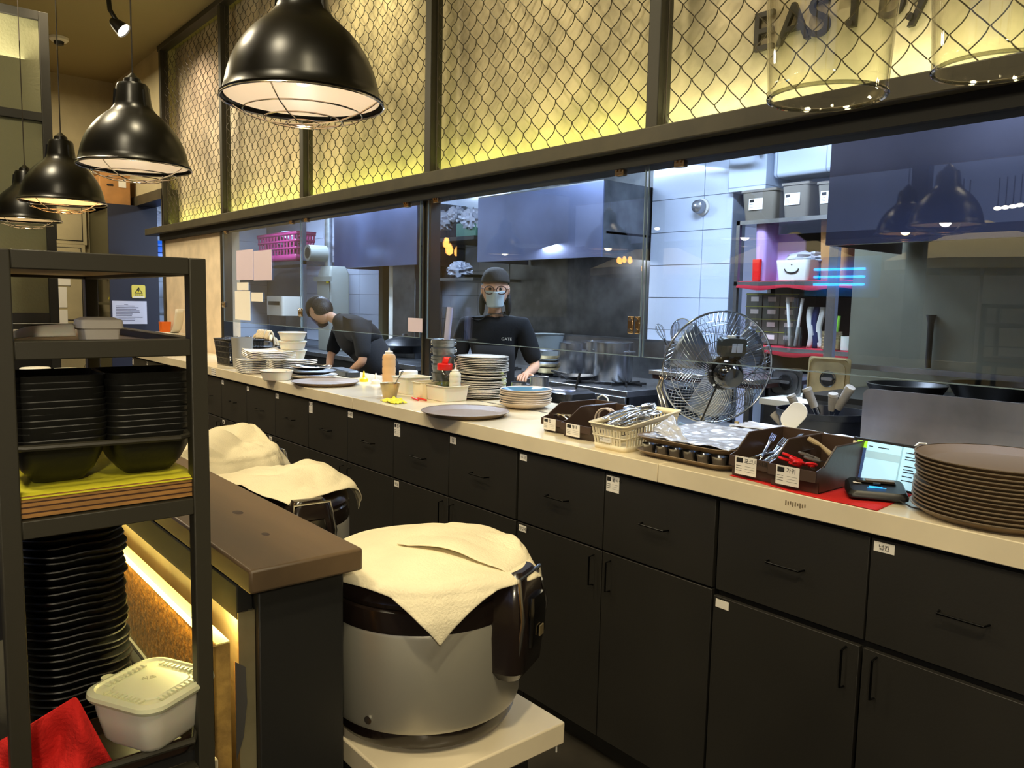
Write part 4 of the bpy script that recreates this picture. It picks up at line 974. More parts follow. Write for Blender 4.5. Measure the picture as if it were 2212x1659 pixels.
# tablet
p0 = at(1832, 1040, Z=.905); p1 = at(1985, 1072, Z=.905); ux = (p1-p0); ux.z = 0; wdt = ux.length; ux.normalize(); uy = Vector((-ux.y, ux.x, 0))
t = thing('tablet', 'lit tablet screen leaning behind the card terminal', 'tablet', p0, rot=(radians(-14), 0, atan2(ux.y, ux.x)))
hh = .150
B().box(-.012, wdt+.05, 0, .008, .002, hh+.010).build('tablet_body', M['blk'], t, bev=.003)
S = B().box(.006, wdt+.04, -.0012, 0, .010, hh).build('screen', mat('lit_screen', (170, 215, 232), .2, em=(168, 214, 236), es=.85), t, smooth=False)
def sc_(name, a, b_, c, d, col, y=-.0018, es=.8):
    B().box(.006+(wdt+.034)*a, .006+(wdt+.034)*b_, y, -.0011, .010+(hh-.01)*c, .010+(hh-.01)*d).build(name, mat('screen_'+name, col, .3, em=col, es=es), S, smooth=False)
sc_('green_tab', 0, .13, .83, 1, (160, 230, 60)); sc_('side_menu', 0, .13, 0, .83, (60, 84, 130), es=.6); sc_('grey_panel', .13, .56, .60, .78, (150, 186, 200)); sc_('right_panel', .56, .58, 0, 1, (140, 180, 196))
b = B(); random.seed(2)
for (a, c, L) in ((.16, .88, .05), (.27, .88, .14), (.62, .86, .1), (.62, .76, .22), (.62, .70, .12), (.62, .54, .2), (.62, .46, .12), (.62, .40, .16), (.62, .30, .12), (.62, .2, .18), (.03, .74, .06), (.03, .6, .06), (.03, .46, .06), (.03, .3, .07), (.02, .2, .08)):
    b.box(.006+(wdt+.034)*a, .006+(wdt+.034)*(a+L), -.0022, -.0017, .010+(hh-.01)*c, .010+(hh-.01)*(c+.022))
b.build('screen_text', M['ink'], S, smooth=False)['kind'] = 'stuff'
B().box(-.010, .004, -.0012, 0, hh-.035, hh-.005).build('label_sticker', M['cream'], t, smooth=False)
text('30', .012, M['ink'], t, (-.009, -.0015, hh-.028), (pi/2, 0, 0), .0002)
tag(B().tube([at(1975, 965, Y=2.88), at(1985, 957, Y=2.9), at(2000, 958, Y=2.92), at(2012, 975, Y=2.9)], .003, 8).build('white_cable', M['white']), 'white cable arching behind the tablet', 'cable')
# card terminal
q = at(1888, 1074, Z=.905); t = thing('card_terminal', 'black card payment terminal on the red cloth', 'card terminal', (q.x, q.y+.01, .9065), radians(32))
B().rr([(.080, .062, .012, 0), (.088, .070, .014, .006), (.088, .070, .014, .024), (.080, .062, .02, .036)], 5, dz=lambda x, y, z: .010*(y/.07) if z > .02 else 0).build('housing', M['blk'], t)
B().rr([(.060, .024, .008, .036), (.056, .020, .008, .041)], 5, c=(.0, .030, .006)).build('paper_cover', M['brownblk'], t)
B().box(-.03, .055, .012, .040, .047, .0485).build('receipt_paper', mat('receipt', (120, 108, 92), .6), t, smooth=False)
B().box(-.068, -.044, -.002, .018, .0385, .0395).build('label_sticker', M['paper'], t, smooth=False)
B().box(-.03, .025, -.034, -.029, .0340, .0352).build('blue_light', mat('blue_led', (40, 150, 255), .3, em=(50, 160, 255), es=2.2), t, smooth=False)
B().box(-.024, .015, -.024, -.020, .0352, .0364).build('blue_light', D.materials['blue_led'], t, smooth=False)
B().cb((.0, -.006, .042), .022, .012, .006).build('button', M['blk'], t, bev=.001)
tag(B().tube([(q.x+.09, q.y-.02, .915), (q.x+.13, q.y-.035, .906), (q.x+.19, q.y-.03, .904), (q.x+.24, q.y+.02, .904)], .0025, 8).build('black_cable', M['blk']), 'thin black cable leaving the card terminal to the right', 'cable')
# left group --------------------------------------------------------------
t = thing('glasses_basket', 'black lattice basket of upturned glasses at the left end by the rack', 'basket', (-6.90, 2.62, .9))
slat_basket(t, .19, .16, .23, M['blk'], 18, 14, .86, bands=((0, .10), (.28, .32), (.5, .54), (.72, .76), (.92, 1)), th=.003)
gl = B().lathe([(.034, 0), (.036, .002), (.030, .11), (.028, .113)], 18)
for k in range(9):
    if k == 0: g0 = gl.build('drinking_glass', M['cup']); o = g0
    else: o = g0.copy(); COL.objects.link(o)
    tag(o, 'upturned drinking glass in the black lattice basket', 'glass', 'glasses in the black basket'); o.location = (-7.01+.10*(k % 3), 2.53+.09*(k//3), 1.03+.01*(k % 2))
t = thing('grey_pitcher', 'frosted grey plastic pitcher right of the glasses basket', 'pitcher', ctr(524, 797, .07))
B().rr([(.060, .060, .03, 0), (.064, .064, .032, .004), (.076, .076, .03, .262), (.074, .074, .028, .262), (.062, .062, .03, .01)], 6).build('body', mat('frosted_grey_plastic', (150, 148, 142), .4), t)
B().tube([(-.072, -.02, .23), (-.115, -.03, .21), (-.115, -.03, .09), (-.066, -.02, .06)], .009, 8).build('handle', mat('grey_handle', (150, 148, 142), .4), t)
# black basket with gloves
p = ctr(570, 797, .09); t = thing('small_basket', 'small black lattice basket behind the wavy plates', 'basket', (p.x-.25, p.y+.16, .9))
slat_basket(t, .14, .10, .17, M['blk'], 12, 8, .85, th=.003)
gm_ = mat('cotton_work_glove', (212, 196, 166), .95, bump=.5, bs=200, var=.08)
def glove(loc, rz, lab, flip=1):
    t = thing('work_glove', lab, 'glove', loc, rz, 'work gloves over the pail')
    B().grid(lambda u, v: Vector(((v-.5)*.10, -.02*cos(pi*u)*1.0-.01, .055*sin(pi*(u))+.01*nz(u*6, v*6)+(.0 if u < .5 else -.07*(u-.5)))), 12, 10).build('palm', gm_, t, solid=.014, sub=1)
    for k in range(4):
        x = -.038+.025*k; B().tube([(x, .012, .02), (x, .028, -.02), (x+.004, .032, -.06), (x+.006, .030, -.085+.008*abs(k-1.5))], [.0125, .0125, .012, .010], 8).build('finger', gm_, t, sub=1)
    B().tube([(-.045*flip, -.01, .03), (-.075*flip, -.02, .02), (-.095*flip, -.025, -.005)], [.013, .013, .011], 8).build('thumb', gm_, t, sub=1)
    B().tube([(-.05, -.028, .0), (0, -.033, .004), (.05, -.028, 0)], .006, 6).build('cuff_hem', mat('dark_hem', (66, 50, 40), .9), t)
    return t
pb = at(590, 735, Y=3.02)
t = thing('galvanised_box', 'grey metal box that the work gloves hang over', 'box', (pb.x, 3.02, .9))
B().rr([(.12, .09, .02, 0), (.135, .10, .02, pb.z-.9-.01)], 5).build('box', mat('blue_grey_metal', (92, 98, 112), .4, metal=.5), t)
glove((pb.x-.12, 2.985, pb.z+.01), .15, 'left tan cotton work glove draped over the grey box', 1).scale = (1.45,)*3; glove((pb.x+.08, 2.97, pb.z+.01), -.2, 'right white cotton work glove draped over the grey box', -1).scale = (1.45,)*3
# square plates and wavy plates
def sqplate(R, cv):
    def f(u, v): x = (u*2-1)*R; y = (v*2-1)*R*.8; return Vector((x, y, cv*((u*2-1)**2+(v*2-1)**2*.5)))
    return B().grid(f, 10, 8)
sqc = sqplate(.115, .006).build('square_plate', M['whitec'], solid=.006, bev=0)
c = ctr(545, 808, .10)
for k in range(8):
    o = sqc if k == 0 else sqc.copy()
    if k: COL.objects.link(o)
    tag(o, '%s flat white square plate from the bottom beside the grey pitcher' % ORD[k], 'plate', 'white square plates'); o.location = (c.x+random.uniform(-.004, .004), c.y, .905+.0135*k)
wv = sqplate(.18, .020).build('wavy_plate', M['whitec'], solid=.005)
c2 = ctr(630, 806, .19)
for k in range(6):
    o = wv if k == 0 else wv.copy()
    if k: COL.objects.link(o)
    tag(o, '%s curved white plate from the bottom under the lidded tubs' % ORD[k], 'plate', 'curved white plates'); o.location = (c2.x, c2.y, .906+.0145*k); o.rotation_euler = (0, 0, .05*random.uniform(-1, 1))
for k in range(5):
    o = wv.copy(); COL.objects.link(o); tag(o, '%s curved white plate from the bottom of the upper stack by the gloves' % ORD[k], 'plate', 'curved white plates upper stack')
    o.location = (c.x+.13, c.y+.08, 1.012+.0125*k); o.rotation_euler = (0, .02, .05*random.uniform(-1, 1))
tubm = []
def rtub(loc, s, lab, lid=True):
    t = thing('food_tub', lab, 'tub', loc, group='round white food tubs')
    B().lathe([(.092*s, 0), (.097*s, .004), (.112*s, .072*s), (.117*s, .073*s), (.117*s, .077*s), (.110*s, .077*s), (.094*s, .008), (.001, .007)], 32).build('tub', M['milk'], t)
    if lid: B().lathe([(.119*s, .073*s), (.121*s, .078*s), (.121*s, .084*s), (.112*s, .086*s), (.108*s, .082*s), (.001, .082*s)], 32).build('lid', M['milk'], t)
    return t
tz = 1.0
tc_ = at(632, 783, Y=c2.y-.02)
for k, nm in enumerate(('lowest', 'middle', 'topmost')): rtub((tc_.x, tc_.y, tz+.012+.072*k), .96, '%s of three stacked white tubs on the curved plates' % nm).scale = (1, 1, .85)
rtub(ctr(598, 823, .09), 1.02, 'single open white tub in front of the curved plates', False).scale = (1, 1, .9)
# black pan, plates, knife
def lowplate(c, R, m, name, lab, cat, z=.9, rim=None):
    o = B().lathe([(R*.6, 0), (R*.66, .003), (R*.95, .022), (R, .026), (R-.003, .029), (R*.64, .008), (.001, .007)], 48).build(name, m); tag(o, lab, cat); o.location = (c.x, c.y, z)
    if rim: B().tube([((R-.001)*cos(2*pi*k/48), (R-.001)*sin(2*pi*k/48), .028) for k in range(48)], .0022, 5, True).build('rim', rim, o)
    return o
c = ctr(672, 822, .20)
lowplate(c, .20, M['clay'], 'serving_plate', 'grey-brown plate under the glossy black plate left of the round tray', 'plate')
lowplate(c, .19, M['blk'], 'black_plate', 'dull black plate between the grey-brown plate and the glossy one', 'plate', .930)
lowplate(c+Vector((.0, 0, 0)), .155, mat('glossy_black_glaze', (8, 9, 10), .08, coat=.6), 'black_dish', 'glossy black dish with a pale rim on top of the plates', 'dish', .962, M['clay'])
t = thing('dark_case', 'flat dark case lying behind the black dish', 'case', (ctr(745, 812, .1)), -.15)
B().rr([(.20, .06, .02, 0), (.20, .06, .02, .035), (.19, .05, .02, .045)], 5).build('case', mat('dark_blue_grey', (36, 40, 48), .35), t)
# nozzles
def nozzle(p, m, lab):
    t = tag(B().lathe([(.032, 0), (.032, .022), (.024, .026), (.010, .032), (.005, .075), (.003, .078)], 20).build('bottle_cap', m), lab, 'bottle cap'); t.location = p
nozzle(ctr(786, 825, .03), mat('yellow_plastic', (226, 206, 30), .4), 'yellow nozzle cap standing on the worktop'); nozzle(ctr(812, 830, .03), M['white'], 'white nozzle cap right of the yellow one')
def squeeze(loc, R, h, fill, lab, full=.9):
    t = thing('squeeze_bottle', lab, 'bottle', loc, group='squeeze bottles')
    pr = [(R*.9, 0), (R, .006)]
    for k in range(4): z = h*.18*(k+1); pr += [(R, z-.008), (R*.95, z), (R, z+.008)]
    pr += [(R, h*.80), (R*.85, h*.86), (R*.5, h*.88)]
    B().lathe(pr, 28).build('bottle', fill, t)
    B().lathe([(R*.60, h*.86), (R*.60, h*.93), (R*.45, h*.95), (R*.14, h*.96), (R*.08, h*1.03)], 20).build('nozzle', M['white'], t); return t
squeeze(ctr(840, 838, .045), .046, .265, M['peach'], 'tall squeeze bottle of peach-coloured sauce')
t = thing('herb_tub', 'clear tub with white lid holding green herbs, left of the red-capped jar', 'tub', ctr(882, 836, .08))
B().lathe([(.070, 0), (.074, .004), (.074, .075)], 28).build('tub', M['cup'], t); B().lathe([(.066, .004), (.066, .05), (.02, .058)], 20).build('herbs', M['herb'], t)
B().lathe([(.066, .075), (.066, .105), (.06, .108)], 28).build('lid', M['white'], t)
# metal cup with spoon
c = ctr(842, 860, .045); t = thing('steel_cup', 'flared steel cup with a spoon near the yellow cloth', 'cup', c)
B().lathe([(.040, 0), (.042, .002), (.062, .088), (.066, .089), (.060, .087), (.040, .005), (.001, .005)], 32).build('cup', M['gold'], t)
B().tube([(-.02, 0, .02), (.05, .01, .09), (.10, .02, .155), (.112, .022, .170)], [.004, .004, .005, .008], 8).build('spoon', M['steel'], t)
# insert pans and bin
def insert(p, hx, hy, h, lab, m='milk'):
    t = thing('food_insert', lab, 'container', p, group='white food containers')
    B().rr([(hx*.84, hy*.84, .015, 0), (hx*.88, hy*.88, .018, .004), (hx*.97, hy*.97, .02, h-.004), (hx*1.05, hy*1.05, .024, h-.003), (hx*1.05, hy*1.05, .024, h), (hx*.94, hy*.94, .02, h), (hx*.84, hy*.84, .018, .008)], 5).build('container', M[m], t); return t
c = at(868, 850, Z=.9); insert((c.x, 2.78, .9), .09, .10, .11, 'white container left of the clear bin, nearest the sauce bottle')
c = at(892, 862, Z=.9); insert((c.x, 2.72, .9), .055, .09, .105, 'narrow cream container touching the white bin', 'cream')
c = at(935, 866, Z=.9); wb = insert((c.x+.005, c.y+.10, .9), .112, .095, .095, 'shallow white bin holding the red-capped jar and small bottle', 'milk')
cj = (c.x-.035, c.y+.11)
t = thing('spice_jar', 'jar of dried herbs with a red flip cap in the white bin', 'jar', (cj[0], cj[1], .909))
B().rr([(.046, .046, .02, 0), (.050, .050, .022, .004), (.050, .050, .022, .150), (.042, .042, .03, .172)], 6).build('jar', M['cup'], t)
B().rr([(.045, .045, .02, .004), (.045, .045, .02, .085), (.03, .03, .02, .10)], 6).build('herbs', M['herb'], t)
B().lathe([(.045, .172), (.047, .176), (.047, .208), (.043, .212)], 28).build('red_cap', M['redp'], t)
B().grid(lambda u, v: Vector((-.028+.056*v, .0+.02*u, .212+.038*sin(pi*u*.62))), 8, 4).build('flip_lid', M['redp'], t, solid=.006)
squeeze((c.x+.060, c.y+.12, .909), .036, .19, M['milk'], 'small squeeze bottle beside the red-capped jar')
# yellow cloth and pens
c = at(843, 870, Z=.9); random.seed(4)
tag(B().grid(lambda u, v: Vector((c.x-.085+.17*u, c.y-.02+.12*v*(1-.3*u), .903+.022*abs(nz(u*5, v*4, 7))+.014*sin(pi*u)*sin(pi*v))), 26, 18).build('yellow_cloth', M['yellow'], solid=.003, sub=1), 'crumpled yellow cloth on the worktop by the steel cup', 'cloth')
for k, (a, lb) in enumerate(((-.25, 'front red pen beside the yellow cloth'), (-.12, 'rear red pen beside the yellow cloth'))):
    t = thing('red_pen', lb, 'pen', (at(888, 865, Z=.9).x+.03*k-.01, at(888, 862, Z=.9).y+.03*k, .906), a, 'red pens')
    B().tube([(-.06, 0, 0), (.055, 0, 0)], .0055, 8).build('barrel', M['redp'], t); B().tube([(-.06, 0, 0), (-.075, 0, 0)], [.005, .001], 8).build('tip', M['cream'], t)
# small pails stack with rolled film
c = ctr(957, 862, .07, .893); first = True
for k in range(6):
    if first:
        pa = thing('small_pail', '', 'pail', (0, 0, 0), group='stacked galvanised pails')
        B().lathe([(.052, 0), (.054, .003), (.074, .105), (.077, .107), (.077, .110), (.072, .108), (.052, .006), (.001, .005)], 32).build('pail', M['galv'], pa)
        B().lathe([(.0715, .085), (.0735, .087), (.0725, .082)], 32, cap0=False, cap1=False).build('hoop', M['galv'], pa)
        for s in (-1, 1): B().tube([(s*.078, .014*cos(a), .088+.014*sin(a)) for a in [2*pi*j/14 for j in range(14)]], .003, 6, True).build('ear', M['chrome'], pa)
        B().tube([(.078*cos(a), .078*sin(a), .09-.03*sin(a)) for a in [pi*j/16 for j in range(17)]], .002, 5).build('bail', M['chrome'], pa)
        o = pa; first = False
    else: o = copy_tree(pa)
    o['label'] = '%s galvanised pail from the bottom of the stack by the post' % ORD[k] if k < 5 else 'topmost galvanised pail holding the rolled sheets'
    o.location = (c.x, c.y, .8935+.052*k); o.rotation_euler = (0, 0, -.5+.35*k)
t = thing('rolled_sheets', 'clear rolled sheets standing in the top pail by the post', 'roll', (c.x, c.y, 1.165))
for (dx, a) in ((-.018, .06), (.02, .10), (.0, .14)):
    B().tube([(dx, 0, 0), (dx+.30*sin(a), .01, .30)], .020, 14, cap=False).build('roll', M['clear'] if dx < .01 else mat('lilac_sheet', (170, 170, 200), .3), t)
# cups, yellow bottle behind plates
c = ctr(1148, 868, .06, .893); t = tag(B().lathe([(.058, 0), (.060, .002), (.060, .145), (.063, .148), (.057, .147), (.057, .004), (.001, .004)], 32).build('steel_pot', M['steel']), 'tall straight steel pot behind the blue-glazed bowls', 'pot'); t.location = (c.x, c.y+.06, .893)
t = tag(B().lathe([(.046, 0), (.048, .002), (.048, .10), (.050, .102), (.045, .101), (.045, .004), (.001, .004)], 32).build('steel_mug', M['steel']), 'shorter steel mug between plates and the tall steel pot', 'cup'); t.location = (c.x-.15, c.y+.02, .893)
t = thing('detergent_bottle', 'pale yellow bottle behind the white plate stack', 'bottle', (c.x-.26, 3.20, .893))
B().rr([(.030, .020, .015, 0), (.034, .024, .018, .01), (.034, .024, .018, .12), (.016, .014, .012, .16), (.014, .014, .012, .18)], 5).build('bottle', mat('pale_yellow_plastic', (226, 226, 120), .3), t)
B().rr([(.022, .014, .008, .18), (.026, .014, .008, .205)], 5, c=(-.012, 0, 0)).build('trigger', M['white'], t)
# ================================================================= RIGHT: FAN, BIN, SHEET
t = thing('steel_bench', 'low steel bench behind the worktop under the fan and black bin', 'bench', (0, 0, 0))
B().box(-3.0, 2.0, 3.28, 3.85, .80, .84).build('bench_top', M['steeld'], t, bev=.003)
B().box(-2.98, 1.98, 3.30, 3.83, ZF, .80).build('bench_body', M['cabin'], t, smooth=False)
FC = at(1550, 795, Y=3.20); Rf = .278
view = (CAMP-FC).normalized()
fd = (view+RT*.42-UP*.26).normalized()
rotq = fd.to_track_quat('Z', 'Y').to_euler()
t = thing('wall_fan', 'large chrome caged fan seen from its motor side behind the worktop', 'fan', FC, rot=rotq)
def cage(zf, n, name, hub):
    b = B()
    for k in range(n):
        a0 = 2*pi*k/n; pts = []
        for j in range(11):
            u = j/10; r = hub+(Rf-hub)*u; a = a0+.55*u*(1 if name == 'front_guard' else -1); z = zf*(1-u**2.6)
            pts.append((r*cos(a), r*sin(a), z))
        b.tube(pts, .0015, 4, cap=False)
    o = b.build(name, M['fan'], t); o['kind'] = 'stuff'
    b = B()
    for u in (.0, .45, .75):
        r = hub+(Rf-hub)*u; z = zf*(1-u**2.6); b.tube([(r*cos(2*pi*k/60), r*sin(2*pi*k/60), z) for k in range(60)], .0016, 5, True)
    b.build('guard_ring', M['fan'], t)
cage(.085, 76, 'rear_guard', .065); cage(-.085, 60, 'front_guard', .05)
B().tube([(Rf*cos(2*pi*k/72), Rf*sin(2*pi*k/72), 0) for k in range(72)], .0055, 8, True).build('rim_ring', M['fan'], t)
b = B()
for k in range(3):
    a0 = 2*pi*k/3+.5
    def bl_(u, v): r = .05+.20*u; a = a0+(v-.5)*(1.25-.25*u); return Vector((r*cos(a), r*sin(a), -.02+.05*(v-.5)+.02*sin(pi*v)))
    B().grid(bl_, 8, 12).build('blade', M['blade'], t, solid=.0015)
B().lathe([(.05, -.05), (.055, .0), (.05, .03)], 28).build('hub', M['blk'], t)
B().lathe([(.068, .070), (.070, .085), (.064, .15), (.052, .175), (.044, .183), (.001, .186)], 36).build('motor', mat('gloss_black_paint', (10, 10, 12), .15, coat=.6), t)
B().lathe([(.085, .074), (.088, .082), (.080, .09)], 36).build('motor_flange', M['blk'], t)
for k in range(6): B().cyl((.078*cos(k), .078*sin(k), .085), (.078*cos(k), .078*sin(k), .093), .006, n=8).build('bolt', M['chrome'], t)
Lz = Matrix.Rotation(0, 4, 'Z')
bx = B().rr([(.062, .042, .018, .095), (.066, .046, .02, .11), (.062, .042, .02, .145)], 6, c=(0, .135, 0)).build('control_box', mat('dark_green_black_plastic', (26, 32, 28), .35), t)
B().box(-.010, .042, .112, .155, .146, .1475).build('rating_label', mat('grey_label', (160, 168, 184), .5), bx, smooth=False)
B().box(.012, .014, .112, .155, .1475, .148).build('label_line', M['ink'], bx, smooth=False)
for k in range(3): B().cb((-.02+.02*k, .182, .125), .015, .012, .018).build('push_button', M['white'] if k < 2 else M['blk'], bx, bev=.001)
B().tube([(.02, .07, .10), (.03, .09, .13)], .02, 10).build('neck', M['blk'], t)
for (a, c_) in (((.14, .16), (.24, .13)), ((.24, .02), (.24, -.10))): pass
B().tube([(.075, .085, .09), (.235, .120, .03), (.262, .09, .015), (.25, .05, .02), (.09, -.04, .09)], .0022, 6).build('wire_bracket', M['fan'], t)
B().tube([(.075, -.01, .09), (.20, .0, .07), (.262, -.03, .02), (.272, -.03, .01)], .0022, 6).build('wire_bracket', M['fan'], t)
B().tube([(-.065, -.02, .09), (-.20, -.012, .06), (-.275, .0, .01)], .0022, 6).build('wire_bracket', M['fan'], t)
mi = rotq.to_matrix().inverted(); dn = mi @ Vector((0, 0, -1))
b1 = Vector((-.03, -.05, .09)); b2 = mi @ (Vector((FC.x-.02, FC.y-.12, .90))-FC)
B().tube([b1, b2], .0045, 8).build('cord', M['blk'], t)
for s in (-.09, .11):
    q0 = mi @ Vector((s, .02, -Rf+.03)); q1 = mi @ (Vector((FC.x+s, FC.y+.02, .893))-FC)
    B().tube([q0, q1], .012, 8).build('stand_leg', M['gold'], t)
tag(B().tube([Vector((FC.x-.03+.045*cos(a), 3.02, .925+.022*sin(a)+.012*cos(2*a))) for a in [2*pi*k/20 for k in range(20)]], .010, 8, True).build('blue_cloth', mat('pale_blue_cloth', (120, 150, 190), .9), sub=1), 'twisted pale blue cloth at the foot of the fan', 'cloth')
# black bin with ladles
bc = at(1775, 900, Y=3.42); t = thing('black_bin', 'black round tub of grey-handled ladles right of the fan', 'tub', (bc.x, bc.y, .84))
zt = at(1775, 893, Y=3.30).z-.84
B().lathe([(.16, 0), (.165, .003), (.190, zt-.03), (.200, zt-.028), (.203, zt), (.195, zt), (.160, .01), (.001, .008)], 40).build('tub', mat('black_blue_plastic', (20, 22, 32), .3), t)
hm = mat('grey_wooden_handle', (168, 160, 150), .7, var=.1, vs=12)
for (px0, py0, px1, py1, lb) in ((1708, 853, 1722, 884, 'leftmost grey ladle handle rising from the black tub'), (1742, 838, 1760, 880, 'second grey ladle handle with a steel collar, from the left'), (1800, 850, 1798, 886, 'short upright grey ladle handle, third from the left'), (1838, 836, 1810, 882, 'rightmost slanting grey ladle handle with a blue steel collar')):
    p0 = at(px0, py0, Y=3.40); p1 = at(px1, py1, Y=3.42); l_ = thing('ladle', lb, 'ladle', p0, group='ladles in the black tub'); d_ = p1-p0
    B().tube([(0, 0, 0), d_*.15, d_*.18, d_*.9, d_], [.021, .023, .021, .0185, .018], 14).build('handle', hm, l_)
    B().tube([d_*.9, d_*1.35], .016, 14).build('collar', M['chrome'], l_); B().tube([d_*1.3, d_*1.9], .007, 8).build('shaft', M['steel'], l_)
p0 = at(1670, 892, Y=3.34); p1 = at(1700, 925, Y=3.36); l_ = thing('ladle', 'grey handle lying low between fan and black tub', 'ladle', p0); d_ = p1-p0
B().tube([(0, 0, 0), d_*.2, d_], [.019, .021, .018], 14).build('handle', hm, l_); B().tube([d_, d_*1.5], .012, 10).build('shaft', M['steel'], l_)
# white rice paddle
p = at(1715, 898, Y=3.05); t = thing('rice_paddle', 'white plastic paddle leaning in front of the black tub', 'paddle', p, rot=(pi/2, 0, .25))
A = Matrix.Rotation(-.65, 4, 'Z')
B().rr([(.040, .062, .040, -.003), (.042, .064, .042, 0), (.040, .062, .040, .003)], 8, M=A).build('blade', M['white'], t)
B().tube([A @ Vector((0, -.055, 0)), A @ Vector((0, -.15, 0))], [.012, .011], 8).build('handle', M['white'], t)
# steel sheet
pA = at(1866, 838, Y=3.09); pB = at(2212, 860, Y=3.09)
t = thing('steel_splash_sheet', 'upright worn stainless sheet with rounded corner behind the tablet', 'sheet', (pA.x, 3.09, .8935))
hS = pA.z-.8935; r = .03; Ls = 1.35
poly = [(0, 0), (Ls, 0), (Ls, hS)]+[(r-r*sin(a), hS-r+r*cos(a)) for a in [pi/2*k/6 for k in range(7)]]
B().prism(poly, 'y', -.003, .003).build('sheet', mat('dull_steel_sheet', (142, 142, 150), .4, metal=.7, var=.15, vs=3), t)
B().prism([(0.1, 0), (.14, 0), (.14, .1)], 'y', .003, .06).build('foot', M['steeld'], t)
# ================================================================= KITCHEN
def hood(x0, x1, y0, y1, z0, z1, lab):
    t = thing('extractor_hood', lab, 'hood', (x0, y0, 0), group='stainless extractor hoods')
    L, Wd = x1-x0, y1-y0
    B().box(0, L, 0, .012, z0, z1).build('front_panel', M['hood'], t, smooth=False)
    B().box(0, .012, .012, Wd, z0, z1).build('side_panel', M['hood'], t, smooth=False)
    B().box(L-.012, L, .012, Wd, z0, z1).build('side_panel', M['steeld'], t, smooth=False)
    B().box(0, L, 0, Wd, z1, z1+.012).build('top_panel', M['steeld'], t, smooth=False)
    B().box(.012, L-.012, .012, .05, z0, z0+.03).build('drip_rail', M['steel'], t, smooth=False)
    B().box(.0, L, .05, Wd, z0+.20, z0+.22).build('filter', M['cabin'], t, smooth=False)
    return t
h1 = at(1031, 566, Y=4.9); h1b = at(1301, 555, X=-4.69)
hood(h1.x, -4.69, 4.9, 5.58, h1.z, at(1301, 390, X=-4.69).z, 'bluish stainless hood above the masked cook, left of the white tiles')
ha = at(722, 580, Y=4.9); hood(ha.x, at(905, 572, Y=4.9).x-.05, 4.9, 5.58, h1.z, 2.6, 'stainless hood behind the second pane above the bending cook')
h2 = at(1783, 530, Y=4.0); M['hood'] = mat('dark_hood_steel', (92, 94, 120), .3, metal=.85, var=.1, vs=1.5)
hood(h2.x, h2.x+3.2, 4.0, 4.88, h2.z, at(1794, 297, Y=4.0).z, 'wide dark stainless hood at the right above the steel wall')
# stove with stock pots
sy = 4.45; t = thing('gas_range', 'long stainless gas range behind the cooks carrying stock pots', 'stove', (0, 0, 0))
sl = at(1150, 815, Y=sy); sr = at(1325, 842, Y=sy); sz = sr.z; X0, X1 = -6.6, -3.95
B().box(X0, X1, sy, 5.4, sz-.05, sz).build('top', M['steel'], t, bev=.004)
B().box(X0, X1, sy-.02, sy, sz-.13, sz-.045).build('front_rail', M['steel'], t, bev=.004)
B().box(X0, X1, sy+.03, 5.38, ZF, sz-.05).build('body', M['steeld'], t, smooth=False)
B().box(X0, X1, 5.40, 5.44, sz, sz+.35).build('splash_back', M['steeld'], t, smooth=False)
B().tube([(X0, sy-.10, sz-.20), (X1+.25, sy-.10, sz-.20), (X1+.29, sy-.08, sz-.24), (X1+.29, sy-.02, sz-.32)], .022, 10).build('gas_pipe', M['steel'], t)
for k in range(12):
    x = X1-.12-.21*k; kb = B().cyl((x, sy-.02, sz-.20+.06), (x, sy-.07, sz-.20+.06), .028, .024, 16).build('knob', M['steel'], t)
for k in range(5):
    x = X1-.33-.52*k; b = B()
    for a in range(4): b.cb((0, 0, 0), .34, .014, .02, Matrix.Translation((x, sy+.35, sz+.015)) @ Matrix.Rotation(a*pi/4, 4, 'Z'))
    b.build('pot_support', M['blk'], t, smooth=False)
def stockpot(p, R, h, lab, lid=False, m='steel'):
    t = thing('stock_pot', lab, 'pot', p, group='steel stock pots on the range')
    B().lathe([(R*.97, 0), (R, .008), (R, h-.006), (R+.006, h), (R-.004, h), (R-.005, .01), (.001, .01)], 40).build('pot', M[m], t)
    for s in (-1, 1): B().tube([(s*R, -.05, h*.76), (s*(R+.035), -.04, h*.77), (s*(R+.035), .04, h*.77), (s*R, .05, h*.76)], .007, 8).build('handle', M['chrome'], t)
    if lid: B().lathe([(R+.006, h), (R*.6, h+.02), (.03, h+.03), (.03, h+.05), (.001, h+.052)], 32).build('lid', M['steel'], t)
    return t
sT = sz+.025
def onst(px, Y, w_, top, lab, **k):
    a = at(px, 800, Y=Y); dd = (a-CAMP).dot(FW); R = w_/2*dd/F; h = at(px, top, Y=Y).z-sT; return stockpot((a.x, Y, sT), R, h, lab, **k)
onst(1233, 4.95, 88, 738, 'left steel stock pot with a ladle on the range'); onst(1285, 5.05, 60, 736, 'steel stock pot between the two large ones'); onst(1324, 4.80, 84, 738, 'right large steel stock pot with side handles nearest the tiled wall')
a = at(1280, 735, Y=4.95); b_ = at(1255, 760, Y=4.95); t = tag(B().tube([a, a.lerp(b_, .5), b_], .008, 8).build('soup_ladle', M['chrome']), 'ladle handle sticking out of the left stock pot', 'ladle')
c = at(1175, 770, Y=4.7); t = thing('plastic_bucket', 'grey translucent bucket left of the stock pots', 'bucket', (c.x, 4.75, sT))
zb2 = at(1175, 720, Y=4.75).z-sT
B().lathe([(.10, zb2*.35), (.135, zb2-.01), (.145, zb2), (.13, zb2), (.10, zb2*.36)], 32).build('bucket', mat('grey_bucket', (150, 156, 156), .4), t)
